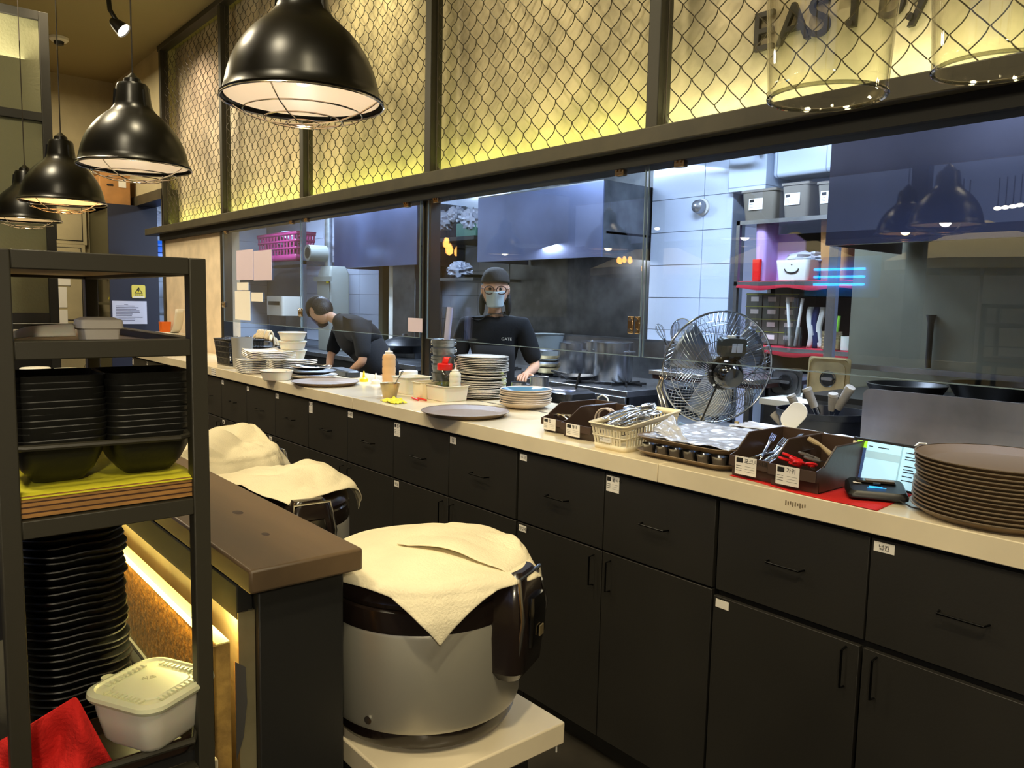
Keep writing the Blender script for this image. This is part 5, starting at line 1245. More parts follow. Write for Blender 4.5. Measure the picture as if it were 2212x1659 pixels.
for k in range(5): B().lathe([(.09, .01+.055*k), (.12, .05+.055*k), (.123, .055+.055*k), (.115, .055+.055*k)], 28).build('bowl', M['steel'] if k % 2 else M['gold'], t)
p = at(1250, 818, Y=4.62); lp_ = B().lathe([(.10, 0), (.14, .03), (.147, .034), (.143, .036), (.10, .006), (.001, .005)], 36).build('frying_pan', M['blk'])
B().tube([(-.14, 0, .03), (-.30, -.03, .05)], .010, 8).build('handle', M['blk'], lp_); tag(lp_, 'black frying pan in front of the stock pots', 'pan').location = (p.x, 4.62, sT)
# dark boxy appliance and dark trays in front
p = at(1237, 860, Y=3.55); t = thing('dark_lid_appliance', 'dark grey rounded appliance lid behind the brown bins', 'appliance', (p.x, 3.5, .84))
B().rr([(.15, .13, .04, 0), (.155, .135, .04, .06), (.15, .13, .05, .10), (.12, .10, .05, .12)], 8).build('lid', mat('dark_grey_metal', (70, 70, 72), .25, metal=.7), t)
B().tube([(.02, .05, .10), (.03, .08, .22)], .008, 8).build('handle', M['blk'], t)
tag(B().tube([at(1288, 884, Y=3.4), at(1292, 858, Y=3.4), at(1302, 853, Y=3.4), at(1312, 860, Y=3.4), at(1320, 886, Y=3.4)], .005, 8).build('white_cable', M['white']), 'short white cord loop behind the brown bins', 'cord')
t = thing('worktable', 'dark work table with a griddle tray between range and fan', 'table', (0, 0, 0))
q0 = at(1355, 788, Y=4.5); q0.x = -3.62; B().box(q0.x, q0.x+.85, 4.3, 5.1, q0.z-.03, q0.z).build('table_top', M['steel'], t, bev=.003)
B().box(q0.x+.02, q0.x+.83, 4.32, 5.08, q0.z-.06, q0.z-.031).build('apron', mat('dark_red_wood', (62, 34, 30), .5), t, smooth=False)
for (x, y) in ((q0.x+.08, 4.36), (q0.x+.78, 4.36), (q0.x+.08, 5.0), (q0.x+.78, 5.0)): B().box(x-.02, x+.02, y-.02, y+.02, ZF, q0.z-.06).build('leg', M['steel'], t)
tag(B().cb((q0.x+.42, 4.45, q0.z+.006), .06, .05, .012).build('yellow_sponge', M['yellow']), 'tiny yellow sponge on the work table corner', 'sponge')
# whisk pot and strainer
wz = q0.z; p = at(1450, 760, Y=4.9)
t = thing('utensil_pot', 'steel pot holding whisks left of the fan', 'pot', (p.x, 4.9, wz)); B().lathe([(.06, 0), (.062, .003), (.062, .15), (.058, .15), (.058, .005), (.001, .005)], 24).build('pot', M['steel'], t)
def whisk(px, py, lab, s=1):
    p1 = at(px, py, Y=4.9); base = Vector((p.x, 4.9, wz+.08)); t = thing('whisk', lab, 'whisk', base, group='whisks by the fan'); d = p1-base; L = d.length; d.normalize(); e = d.orthogonal().normalized(); g = d.cross(e)
    B().tube([(0, 0, 0), d*L*.5], .010, 8).build('handle', M['blk'], t); b = B()
    for k in range(4):
        c_ = e*cos(pi*k/4)+g*sin(pi*k/4); b.tube([d*L*.5+(d*(L*.5)*(sin(th/2)**1.2)+c_*.042*s*sin(th)) if 0 else d*(L*.5+L*.5*sin(pi*i/14))+c_*(.045*s*cos(pi*i/14)*(1 if 1 else 1))*min(1, .25+sin(pi*i/14)) for i in range(15)], .0016, 4)
    b.build('wires', M['chrome'], t)
whisk(1420, 700, 'steel whisk leaning left of the fan'); whisk(1462, 695, 'steel whisk nearly hidden behind the fan rim')
p2_ = at(1472, 716, Y=4.85); t = thing('strainer', 'round wire strainer behind the upper left of the fan', 'strainer', p2_, rot=(radians(80), 0, .3))
B().tube([(.085*cos(2*pi*k/32), .10*sin(2*pi*k/32), 0) for k in range(32)], .005, 6, True).build('rim', M['chrome'], t)
o = B().lathe([(.084, 0), (.06, -.04), (.001, -.055)], 24, cap0=False, sy=1.15).build('mesh', glassmat('fine_mesh', (.7, .72, .75), .3, .3, base=.2), t)
B().tube([(0, -.10, 0), (0, -.30, 0)], .007, 8).build('handle', M['chrome'], t)
# alarm bell on the tiles
p = at(1520, 448, Y=5.52); t = thing('wall_bell', 'round grey bell fixed on the white tiled wall', 'bell', (p.x, 5.52, p.z))
A = Matrix.Rotation(pi/2, 4, 'X')
B().lathe([(.07, 0), (.07, .03), (.05, .04)], 24, M=A).build('base', M['tileb'] if 'tileb' in M else M['white'], t); B().lathe([(.055, .04), (.06, .06), (.05, .10), (.02, .115), (.001, .117)], 24, M=A).build('bell', M['steel'], t)
# conduit, duct box, pipes
tag(B().tube([at(1400, 345, Y=5.3), at(1432, 338, Y=5.3), at(1792, 298, Y=4.2)], .018, 8).build('conduit_pipe', M['steel']), 'long steel conduit running under the ceiling to the right hood', 'pipe')
tag(B().tube([at(1430, 335, Y=5.2), at(1612, 322, Y=5.2), at(1640, 330, Y=5.4)], .022, 8).build('white_pipe', M['white']), 'white pipe above the tiled wall', 'pipe')
p = at(1612, 350, Y=5.4); t = thing('duct_box', 'pale duct boxing on the wall above the shelf boxes', 'duct', (-3.84, 5.45, 0))
B().box(.0, .34, 0, .44, 2.42, 3.09).build('duct', M['tile'], t, smooth=False); B().box(.36, 1.25, .05, .44, 2.50, 3.09).build('duct', M['tile'], t, bev=.03)
# shelf unit
SY = 5.25; xa = at(1592, 470, Y=SY).x; xb = at(1848, 700, Y=SY).x
def shz(px, py): return at(px, py, Y=SY).z
zs = [shz(1700, 470), shz(1700, 608), shz(1740, 755)]
t = thing('kitchen_shelf', 'three-tier steel shelf unit with red cloths right of the white tiles', 'shelf', (xa, SY, 0))
Ls = xb-xa
for z in zs: B().box(0, Ls, 0, .5, z-.03, z).build('shelf_board', M['steel'], t, smooth=False)
for (x, y) in ((0, 0), (Ls-.03, 0), (0, .47), (Ls-.03, .47)): B().box(x, x+.03, y, y+.03, ZF, zs[0]).build('post', M['steel'], t, smooth=False)
B().box(.03, Ls, .49, .50, ZF, zs[0]).build('back_panel', mat('dark_shelf_back', (40, 38, 38), .7), t, smooth=False)
for i, (z, lb) in enumerate(((zs[1], 'faded red cloth lining the middle kitchen shelf'), (zs[2], 'dark red cloth lining the lowest kitchen shelf'))):
    tag(B().grid(lambda u, v: Vector((xa+.03+(Ls-.06)*u, SY-.012+.45*v, z+.004+.002*sin(20*u))) if v > .04 else Vector((xa+.03+(Ls-.06)*u, SY-.014, z-.045-.02*sin(7*u+i)**2)), 30, 14).build('shelf_cloth', mat('rose_red_cloth', (186, 30, 50), .9), solid=.003), lb, 'cloth')
def grn(a, c, b_, d, lab, name='storage_box', m=None, z=None, Y=None, dep=.32, lidm=None, sticker=False):
    Y = Y or SY+.05; p0 = at(a, d, Y=Y); p1 = at(c, b_, Y=Y); z0 = z if z is not None else p0.z
    t = thing(name, lab, 'box', ((p0.x+p1.x)/2, Y+dep/2, z0)); w_ = (p1.x-p0.x)/2; h = p1.z-z0
    B().rr([(w_*.86, dep/2*.88, .03, 0), (w_*.88, dep/2*.9, .035, .01), (w_, dep/2, .03, h*.95), (w_, dep/2, .03, h)], 5).build('box', m, t)
    if lidm: B().rr([(w_*1.05, dep/2*1.05, .02, h), (w_*1.05, dep/2*1.05, .02, h+.018)], 4).build('lid', lidm, t)
    if sticker: print_label(t, -.02, h*.58, .12, .085, -dep/2*.955-.004, '', True)
    return t
gb = mat('smoky_plastic_box', (116, 108, 96), .3)
grn(1600, 1676, 410, 460, 'smoky lidded box with a white label, first on top of the shelf', m=gb, z=zs[0]+.001, lidm=gb, sticker=True)
grn(1686, 1748, 396, 455, 'smoky lidded box with a white label, second on top of the shelf', m=gb, z=zs[0]+.001, lidm=gb, sticker=True, dep=.30)
grn(1762, 1830, 392, 450, 'smoky labelled box partly behind the right hood', m=gb, z=zs[0]+.001, lidm=gb, sticker=True, dep=.30)
grn(1625, 1655, 480, 602, 'tall lilac board folder with a red box before it on the middle shelf', 'folder', M['lilac'], zs[1]+.008)
p = at(1690, 545, Y=SY+.2); t = tag(B().rr([(.16, .012, .01, 0), (.165, .012, .01, .30), (.08, .012, .01, .36)], 5).build('lilac_board', M['lilac']), 'large lilac curved board behind the smiling basket', 'board'); t.location = (p.x, SY+.25, zs[1]+.008)
grn(1622, 1643, 560, 603, 'small red box in front of the lilac folder', 'red_box', M['redp'], zs[1]+.008, SY+.02, .03)
t = grn(1672, 1748, 560, 600, 'white basket with a smiling mouth on the middle shelf', 'smile_basket', M['white'], zs[1]+.008, SY+.02, .2)
xm = 0; B().tube([(.055*cos(a)-.0, -.0985, .085+.030*sin(a)) for a in [pi+pi*k/14 for k in range(15)]], .004, 6).build('smile', M['ink'], t)
B().sphere((0, -.098, .115), .006, nu=8, nv=6).build('nose_dot', M['ink'], t)
tag(blob((at(1745, 562, Y=SY+.2).x, SY+.22, zs[1]+.17), .20, .14, .07, 5).build('plastic_bag', M['film']), 'clear plastic bag bulging above the smiling basket', 'bag')
grn(1765, 1835, 470, 560, 'brown cardboard box on the right of the middle shelf', 'cardboard_box', M['card'], zs[1]+.008, SY+.14, .3)
# drawer cabinet and utensils on the lowest shelf
p0 = at(1606, 745, Y=SY+.2); t = thing('drawer_unit', 'small grey drawer unit with yellow edges and white labels behind the fan', 'drawers', (p0.x, SY+.2, zs[2]+.006))
B().box(0, .46, .01, .25, 0, .40).build('carcass', mat('grey_drawer_front', (92, 90, 78), .5), t, smooth=False)
ye = mat('yellow_green_edge', (168, 170, 70), .5)
for k in range(4):
    for j in range(3):
        d_ = B().box(.008+.15*j, .148+.15*j, 0, .012, .01+.097*k, .095+.097*k).build('drawer', D.materials['grey_drawer_front'], t, smooth=False)
        B().box(.05+.15*j, .12+.15*j, -.003, 0, .045+.097*k, .080+.097*k).build('label_sticker', M['paper'], d_, smooth=False)
    B().box(0, .46, -.003, .0, .098+.097*k, .104+.097*k).build('edge_strip', ye, t, smooth=False)
def stand(px, w_, h, lab, m, name='jar', Y=SY+.08):
    a = at(px, 745, Y=Y); t = thing(name, lab, 'jar', (a.x, Y, zs[2]+.006)); B().lathe([(w_*.9, 0), (w_, .004), (w_, h), (w_*.96, h), (w_*.86, .006), (.001, .006)], 24).build('jar', m, t); return t
t = stand(1712, .065, .15, 'clear jar of bagged skewers on the lowest shelf', M['cup'], 'clear_jar')
for k in range(4): B().tube([(.02*cos(k*1.6), .02*sin(k*1.6), .01), (.06*cos(k*1.6), .03*sin(k*1.6), .36)], .012, 8).build('bagged_stick', M['clear'] if k % 2 else M['white'], t)
t = thing('striped_apron', 'dark blue and white striped cloth standing on the lowest shelf', 'cloth', (at(1758, 745, Y=SY+.1).x, SY+.1, zs[2]+.006))
for k in range(3): B().grid(lambda u, v: Vector((-.06+.04*k+.04*v+.012*sin(6*u+k), .01*sin(8*v), .30*u)), 12, 4).build('stripe', [M['white'], mat('ink_blue', (40, 42, 84), .9), M['white']][k], t, solid=.006)
t = stand(1796, .068, .13, 'ribbed tin can of coloured tools on the lowest shelf', M['gold'], 'tin_can')
for k in range(5): B().tube([(0.07*cos(1), 0, 0)]*0+[(.069*cos(a), .069*sin(a), .02+.022*k) for a in [2*pi*j/28 for j in range(28)]], .003, 5, True).build('rib', M['gold'], t)
for k, m in enumerate((M['yellow'], M['orange'], M['blk'], mat('lime_plastic', (130, 190, 60), .4))): B().tube([(-.03+.02*k, 0, .02), (-.045+.03*k, 0, .22+.02*(k % 2))], .011, 8).build('tool', m, t)
t = stand(1832, .05, .10, 'small white tub at the right of the lowest shelf', M['milk'], 'white_tub')
# gastronorm lids and prep counter
py_ = 4.35; bz = at(1700, 866, Y=py_).z
t = thing('prep_counter', 'steel prep counter behind the black tub', 'counter', (0, 0, 0)); xl = at(1640, 850, Y=py_).x
B().box(xl, -2.27, py_, 4.88, bz-.04, bz).build('counter_top', M['white'], t, bev=.003); B().box(xl+.02, -2.29, py_+.03, 4.86, ZF, bz-.04).build('body', M['steeld'], t, smooth=False)
def gnlid(a, b_, c, d, Y, lab, m):
    p0 = at(a, d, Y=Y); p1 = at(c, b_, Y=Y); w_, h = (p1.x-p0.x)/2, (p1.z-bz)/2
    t = thing('gastronorm_cover', lab, 'lid', ((p0.x+p1.x)/2, Y, bz+h), rot=(pi/2-.06, 0, 0), group='steel pan lids')
    B().rr([(w_, h, .02, -.004), (w_, h, .02, 0), (w_*.92, h*.92, .03, .004), (w_*.90, h*.90, .05, -.010), (w_*.80, h*.80, .05, -.010), (w_*.78, h*.78, .05, .002)], 6).build('lid', m, t)
    B().lathe([(.050, .002), (.052, .006), (.046, .003), (.044, -.002)], 24).build('knob_well', M['blk'], t); B().rr([(.036, .010, .008, .002), (.036, .010, .008, .018)], 4).build('knob', M['steel'], t)
    B().lathe([(.040, .0025), (.001, .003)], 24).build('well_floor', M['blk'], t)
gnlid(1741, 775, 1838, 860, 4.6, 'large brassy-looking steel pan lid standing under the shelf', M['gold'])
gnlid(1662, 800, 1733, 857, 4.62, 'darker steel pan lid beside the fan', M['steeld'])
t = thing('small_nozzle', 'tiny white nozzle bottle at the edge of the prep counter', 'bottle', (at(1850, 872, Y=4.4).x, 4.4, bz)); B().lathe([(.035, 0), (.035, .03), (.012, .035), (.006, .08)], 16).build('bottle', M['white'], t)
# upright white edge panel and cable pipe on the right steel wall
tag(B().box(xb-.01, xb+.05, 4.86, 4.9, .8, 2.05).build('edge_trim', M['steel'], smooth=False), 'pale vertical metal trim at the left edge of the steel wall', 'trim')
p0 = at(2012, 680, Y=4.87); p1 = at(2004, 795, Y=4.87)
tag(B().tube([p0+Vector((-.0, 0, .0)), p0.lerp(p1, .15), p1], [.030, .018, .016], 10).build('hanging_hose', M['blk']), 'black hose end hanging on the right steel wall', 'hose')
tag(B().box(xb+.1, xb+3.0, 4.80, 4.86, at(1900, 790, Y=4.83).z-.03, at(1900, 790, Y=4.83).z).build('wall_ledge', M['steel'], smooth=False), 'long steel ledge low on the right steel wall', 'ledge')
for (px, lb) in ((1958, 'left black burner pan below the right hood'), (2145, 'right black burner pan below the right hood')):
    p = at(px, 838, Y=4.3); t = tag(B().lathe([(.16, -.05), (.19, 0), (.20, .02), (.19, .022), (.15, -.02), (.001, -.03)], 32).build('wok', M['blk']), lb, 'wok', 'black woks'); t.location = p
t = thing('wok_range', 'black range top under the right hood behind the steel sheet', 'stove', (0, 0, 0)); zw = at(1958, 838, Y=4.3).z-.055
B().box(xb+.35, xb+3.0, 4.0, 4.85, zw-.03, zw).build('range_top', M['blk'], t, smooth=False); B().box(xb+.37, xb+2.98, 4.03, 4.82, ZF, zw-.03).build('body', M['steeld'], t, smooth=False)
# left kitchen: shelves with pink basket, switch box, vent machine, stool
LY = 4.9; q0 = at(500, 566, Y=LY); q1 = at(655, 566, Y=LY)
t = thing('left_shelf', 'grey shelf behind the first pane with a pink basket', 'shelf', (q0.x, LY, 0))
for z in (at(600, 566, Y=LY).z, at(600, 745, Y=LY).z): B().box(-1.0, q1.x-q0.x, 0, .5, z-.05, z).build('shelf_board', M['steeld'], t, smooth=False)
for x in (-.98, q1.x-q0.x-.05): B().box(x, x+.05, 0, .05, ZF, 2.7).build('post', M['steel'], t, smooth=False)
zq = at(600, 566, Y=LY).z
w0 = at(560, 545, Y=LY+.1).x; w1 = at(645, 505, Y=LY+.1).x; t = thing('pink_basket', 'magenta perforated basket on the shelf behind the first pane', 'basket', ((w0+w1)/2, LY+.22, zq))
slat_basket(t, (w1-w0)/2, .16, at(600, 505, Y=LY+.1).z-zq, M['pinkp'], 12, 7, .9, bands=((0, .25), (.42, .50), (.66, .74), (.88, 1)), th=.004)
tag(blob(((w0+w1)/2, LY+.25, zq+.36), .28, .18, .14, 7).build('plastic_bag', M['film']), 'crumpled bag on top of the magenta basket', 'bag')
t = thing('dough_machine', 'grey machine column with a round outlet behind the bending cook', 'machine', (at(705, 600, Y=4.6).x, 4.7, 0))
zz = lambda y: at(705, y, Y=4.6).z
gm2 = mat('grey_enamel', (132, 136, 130), .45)
B().rr([(.17, .14, .03, .855), (.17, .14, .03, zz(592)), (.13, .11, .03, zz(575))], 5).build('column', gm2, t)
B().cb((.0, -.15, zz(603)), .46, .02, .06).build('band', gm2, t); B().box(-.16, .16, -.15, -.14, zz(650), zz(598)).build('front_cover', gm2, t, bev=.004)
B().tube([(-.03, -.10, zz(548)), (-.03, -.34, zz(548))], .10, 24).build('outlet', gm2, t); B().tube([(-.03, -.341, zz(548)), (-.03, -.30, zz(548))], .07, 24).build('outlet_bore', M['cabin'], t)
B().tube([(-.10, -.02, zz(575)), (-.10, -.02, 3.08)], .05, 14).build('riser_pipe', M['galv'], t)
B().box(.10, .17, -.155, -.150, zz(612), zz(598)).build('yellow_label', M['yellow'], t, smooth=False)
t = thing('white_cabinet', 'white storage box between the notes and the machine', 'cabinet', (at(615, 660, Y=4.5).x, 4.5, 0))
B().rr([(.26, .15, .03, at(615, 682, Y=4.4).z), (.26, .15, .03, at(615, 640, Y=4.4).z)], 5).build('box', M['white'], t)
B().box(-.26, .26, -.1, .15, .855, at(615, 682, Y=4.4).z).build('stand', M['steeld'], t, smooth=False)
B().rr([(.18, .004, .004, at(615, 660, Y=4.3).z), (.18, .004, .004, at(615, 655, Y=4.3).z+.02)], 3, c=(0, -.155, 0)).build('hand_slot', M['blk'], t)
p = at(852, 680, Y=5.2); tag(B().tube([(p.x, 5.2, ZF), (p.x, 5.2, 3.08)], .07, 20).build('white_column_pipe', M['white']), 'pale vertical pipe behind the bending cook', 'pipe')
p = at(822, 680, Y=5.3); tag(B().box(p.x-.05, p.x+.05, 5.3, 5.4, ZF, 3.0).build('dark_post', M['olive'], smooth=False), 'olive vertical post left of the pale pipe', 'post')
# shelf with pan and bags over the masked cook, oven below
oy = 4.95; t = thing('pan_shelf', 'dark wall shelf with green crate and bags left of the hood', 'shelf', (at(935, 520, Y=oy).x, oy, 0)); z1_ = at(980, 512, Y=oy).z
B().box(0, .75, 0, .65, z1_-.04, z1_).build('shelf_board', M['cabin'], t, smooth=False); B().box(0, .75, 0, .65, at(980, 600, Y=oy).z-.03, at(980, 600, Y=oy).z).build('shelf_board', M['steeld'], t, smooth=False)
tag(B().box(at(985, 500, Y=oy+.1).x, at(1028, 500, Y=oy+.1).x, oy+.1, oy+.4, z1_, at(1000, 478, Y=oy).z).build('green_crate', mat('green_crate', (40, 92, 76), .5), bev=.01), 'dark green crate on the wall shelf left of the hood', 'crate')
for i, (px, py, r, lb) in enumerate(((960, 478, .12, 'clear bag on the left of the wall shelf'), (1022, 475, .13, 'clear bag at the hood corner'), (985, 464, .10, 'clear round bag on top of the green crate'))):
    p = at(px, py, Y=oy+.15); tag(blob((p.x, p.y, max(p.z, z1_+.06)), r*1.4, r*1.0, r*1.1, 11+i, .45).build('plastic_bag', M['film']), lb, 'bag', 'plastic bags on the wall shelf')
p = at(993, 608, Y=oy+.1); tag(blob((p.x, p.y, at(980, 600, Y=oy).z+.085), .20, .14, .11, 21, .5).build('plastic_bag', M['film']), 'clear bag on the lower shelf beside the cook', 'bag')
p = at(1016, 548, Y=oy+.1); o = B().lathe([(.10, 0), (.15, .03), (.155, .034), (.15, .036), (.001, .008)], 32).build('frying_pan', M['blk']); tag(o, 'dark pan on the shelf just above the masked cook', 'pan').location = (p.x, p.y+.1, at(980, 600, Y=oy).z)
p = at(895, 700, Y=5.3); tag(B().cb((p.x, 5.34, .775), .5, .4, 2.45).build('tall_fridge', M['steeld'], bev=.01), 'tall grey fridge beside the middle post', 'fridge')
p = at(873, 755, Y=4.9); t = thing('covered_wok', 'dark covered wok on the range left of the middle post', 'wok', (p.x, 4.9, sT)); B().lathe([(.20, .02), (.27, .10), (.28, .11)], 32).build('wok', M['blk'], t); B().lathe([(.27, .11), (.20, .17), (.05, .21), (.03, .24), (.001, .245)], 32).build('lid', M['blk'], t)
# dark low counters in the aisle for the far left
t = thing('left_counter', 'dark steel counter behind the bending cook', 'counter', (0, 0, 0)); B().box(-10.8, -6.62, 4.3, 4.86, .80, .85).build('counter_top', M['steeld'], t, bev=.003); B().box(-10.78, -6.64, 4.33, 4.85, ZF, .80).build('body', M['cabin'], t, smooth=False)
t = thing('prep_bench', 'dark prep bench the masked cook works at', 'bench', (0, 0, 0)); B().box(-5.0, -3.1, 3.265, 3.42, .80, .84).build('bench_top', M['steeld'], t, bev=.003)
for x in (-4.9, -3.2): B().box(x-.02, x+.02, 3.33, 3.37, ZF, .8).build('leg', M['steeld'], t)
# ================================================================= COOKS
def skin_body(name, joints, edges, m, parent, root=0, sub=2):
    me = D.meshes.new(name); me.from_pydata([j[:3] for j in joints], edges, []); o = D.objects.new(name, me); COL.objects.link(o); o.parent = parent
    s = o.modifiers.new('skin', 'SKIN'); s.use_smooth_shade = True
    for i, j in enumerate(joints): d = me.skin_vertices[0].data[i]; r = j[3]; d.radius = (r, r) if not isinstance(r, tuple) else r; d.use_root = (i == root)
    ss = o.modifiers.new('sub', 'SUBSURF'); ss.levels = sub; ss.render_levels = sub; me.materials.append(m); return o
def head_mesh(M4):
    """sculpted head: +y is the face direction, z up, origin at head centre"""
    b = B(); R = []; nu, nv = 40, 30
    for i in range(1, nv):
        ph = pi*i/nv; ring = []
        for j in range(nu):
            th = 2*pi*j/nu; x = .078*sin(ph)*cos(th); y = .098*sin(ph)*sin(th); z = .122*cos(ph)*-1
            fz = max(0, sin(th))
            if z < 0: k = -z/.122; x *= 1-.30*k*k; y *= 1-.16*k*k*(1 if y > 0 else 1.3)
            if y > 0:
                nose = exp(-((x/.013)**2))*exp(-(((z+.012)/.028)**2))*.024*(1 if z > -.045 else .3)
                eye = exp(-(((abs(x)-.031)/.016)**2))*exp(-(((z-.016)/.012)**2))*.011
                brow = exp(-(((abs(x)-.03)/.024)**2))*exp(-(((z-.036)/.010)**2))*.004
                mouth = exp(-((x/.024)**2))*exp(-(((z+.058)/.009)**2))*.004
                y += nose-eye+brow+mouth
            ring.append(M4 @ Vector((x, y, z)))
        R.append(ring)
    return b.rings(R, True, True, True)
def hand(parent, wrist, d, n, curl=.5, m=None, side=1):
    """palm with five tapered fingers; d = finger direction, n = palm normal (down)"""
    d = d.normalized(); n = (n-d*n.dot(d)).normalized(); s = d.cross(n)*side
    J = [(wrist.x, wrist.y, wrist.z, .024)]; E = []
    pal = wrist+d*.05; J.append((pal.x, pal.y, pal.z, (.034, .016))); E.append((0, 1))
    for k, L in enumerate((.070, .080, .074, .058)):
        b0 = wrist+d*.088+s*(.030-.020*k); i0 = len(J); J.append((*b0, .0105)); E.append((1, i0)); c = b0; a = 0
        for q, f in enumerate((.45, .32, .23)):
            a += curl*(.5 if q == 0 else .8); c = c+(d*cos(a)+n*sin(a))*L*f; J.append((*c, .0098-.001*q)); E.append((len(J)-2, len(J)-1))
    b0 = wrist+d*.030+s*.030; i0 = len(J); J.append((*b0, .013)); E.append((1, i0)); c = b0+(d*.6+s*.8)*.035; J.append((*c, .0115)); E.append((i0, i0+1)); c = c+(d*.9+s*.2+n*.3)*.030; J.append((*c, .0095)); E.append((i0+1, i0+2))
    return J, E
def V(*a): return Vector(a)
def cook(lab, name, base, hips, chest, neck, headc, head_rot, armL, armR, shirt_parts, apron=True, bulk=1.0):
    t = thing(name, lab, 'person', base)
    b0 = Vector(base); L = lambda p: Vector(p)-b0
    J = []; E = []
    def add(p, r, par=None):
        q = L(p); J.append((q.x, q.y, q.z, r)); i = len(J)-1
        if par is not None: E.append((par, i))
        return i
    hp = add(hips, (.12, .09)); mid = add(Vector(hips).lerp(Vector(chest), .55), .075, hp); ch = add(chest, .060 if bulk > 1 else .095, mid); nk = add(neck, .050, ch)
    hb = add(Vector(neck).lerp(Vector(headc), .5), .052, nk); add(Vector(neck).lerp(Vector(headc), .85), .058, hb)
    for arm in (armL, armR):
        sh = add(arm[0], .048 if bulk > 1 else .056, ch); el = add(arm[1], .042, sh); fo = add(Vector(arm[1]).lerp(Vector(arm[2]), .35), .040, el); wr = add(arm[2], .027, fo)
        dr = (Vector(arm[2])-Vector(arm[1])).normalized(); HJ, HE = hand(None, L(arm[2])+dr*.02, V(dr.x, dr.y, dr.z*.4), V(0, 0, -1), .55, side=arm[3])
        k = len(J); J += HJ; E += [(a+k, c+k) for a, c in HE]; E.append((wr, k))
    side = (Vector(armR[0])-Vector(armL[0])); side.z = 0; side.normalize()
    for s in (-1, 1):
        h = Vector(hips)+side*.09*s+V(0, 0, -.06); a = add(h, .092, hp); kn = add(V(h.x, h.y, ZF+.58), .062, a); an = add(V(h.x, h.y, ZF+.10), .042, kn); add(V(h.x+.04*side.y*1, h.y-.12, ZF+.04), .036, an)
    body = skin_body('body', J, E, M['skin'], t)
    # clothes: T-shirt, trousers follow the same skeleton, slightly larger
    S = []; SE = []
    def sa(p, r, par=None):
        q = L(p); S.append((q.x, q.y, q.z, r)); i = len(S)-1
        if par is not None: SE.append((par, i))
        return i
    a = sa(Vector(hips)+(Vector(hips)-Vector(chest)).normalized()*.08, (.165*bulk, .125*bulk)); m_ = sa(Vector(hips).lerp(Vector(chest), .55), (.150*bulk, .118*bulk**1.6), a); c_ = sa(chest, (.165*bulk, .145*bulk), m_)
    if bulk > 1:
        for i_, r_ in ((a, .17), (m_, .185), (c_, .165)): S[i_] = (*S[i_][:3], r_)
    sa(Vector(chest).lerp(Vector(neck), .70), .092, c_); sa(Vector(chest).lerp(Vector(neck), 1.02), .066, len(S)-1)
    for arm in (armL, armR):
        s_ = sa(arm[0], .088, c_); sa(Vector(arm[0]).lerp(Vector(arm[1]), .55), .076, s_); sa(Vector(arm[0]).lerp(Vector(arm[1]), .95), .070, len(S)-1)
    skin_body('shirt', S, SE, M['shirt'], t)
    S = []; SE = []
    w0 = sa(hips, (.150, .115))
    for s in (-1, 1):
        h = Vector(hips)+side*.09*s+V(0, 0, -.08); a = sa(h, .105, w0); kn = sa(V(h.x, h.y, ZF+.58), .078, a); sa(V(h.x, h.y, ZF+.09), .062, kn)
    skin_body('trousers', S, SE, mat('dark_trousers', (22, 22, 26), .9), t)
    hm4 = Matrix.Translation(L(headc)) @ head_rot @ Matrix.Scale(1.2, 4)
    hd = head_mesh(hm4).build('head', M['skin'], t, sub=1)
    for s in (-1, 1):
        B().sphere((.078*s, -.005, .0), .010, .022, .030, 12, 8, M=hm4).build('ear', M['skin'], t)
        B().sphere((.031*s, .086, .016), .010, .007, .008, 12, 8, M=hm4).build('eye', mat('dark_eye', (30, 22, 18), .2), hd)
    return t, hm4
# masked cook in glasses facing us
cx_ = at(1072, 640, Y=3.62); hc = at(1070, 626, Y=3.56)
ya = atan2(-hc.y, -hc.x)-pi/2     # face yaw towards the lens side
base = (hc.x-.02, hc.y+.14, ZF); R_ = lambda x, y: V(hc.x+x, hc.y+y, 0)
fwd = V(-hc.x, -hc.y, 0).normalized(); sd = V(fwd.y, -fwd.x, 0)   # sd points to picture right?
if sd.dot(RT) < 0: sd = -sd
def rel(s, f, z): p = hc+sd*s+fwd*f; return V(p.x, p.y, z)
HR = Matrix.Rotation(ya, 4, 'Z') @ Matrix.Rotation(radians(-8), 4, 'X')
t, h4 = cook('masked cook in a dark cap, round glasses and black shirt standing behind the pass', 'person', base,
    rel(0, -.20, .72), rel(0, -.12, hc.z-.34), rel(0, -.07, hc.z-.16), tuple(hc), HR,
    (rel(-.21, -.12, hc.z-.27), rel(-.29, -.12, hc.z-.56), rel(-.22, .10, 1.02), -1), (rel(.21, -.12, hc.z-.27), rel(.31, -.10, hc.z-.56), rel(.24, .12, 1.00), 1), None)
def capmesh(h4, m, t, z0=.040, big=1.0):
    b = B(); R = []
    for i in range(10):
        f = i/9; z = z0+(.118*big-z0+.016)*sin(f*pi/2); k = cos(f*pi/2)**.75; R.append([h4 @ Vector((.084*big*k*cos(2*pi*j/32), .004+.104*big*k*sin(2*pi*j/32), z-(.022 if 0 else .020*(1-f)*(-sin(2*pi*j/32)))) ) for j in range(32)])
    b.rings(R, True, False, True).build('cap', m, t, solid=.004)
M['cap'] = mat('dark_grey_cap', (48, 44, 42), .85, bump=.2)
capmesh(h4, M['cap'], t)
hb = B(); hb.sphere((0, -.030, -.01), .088, .085, .11, 24, 16, M=h4)
for s in (-1, 1): hb.sphere((.080*s, -.03, -.09), .020, .030, .075, 12, 8, M=h4)
hb.build('hair', M['hair'], t)
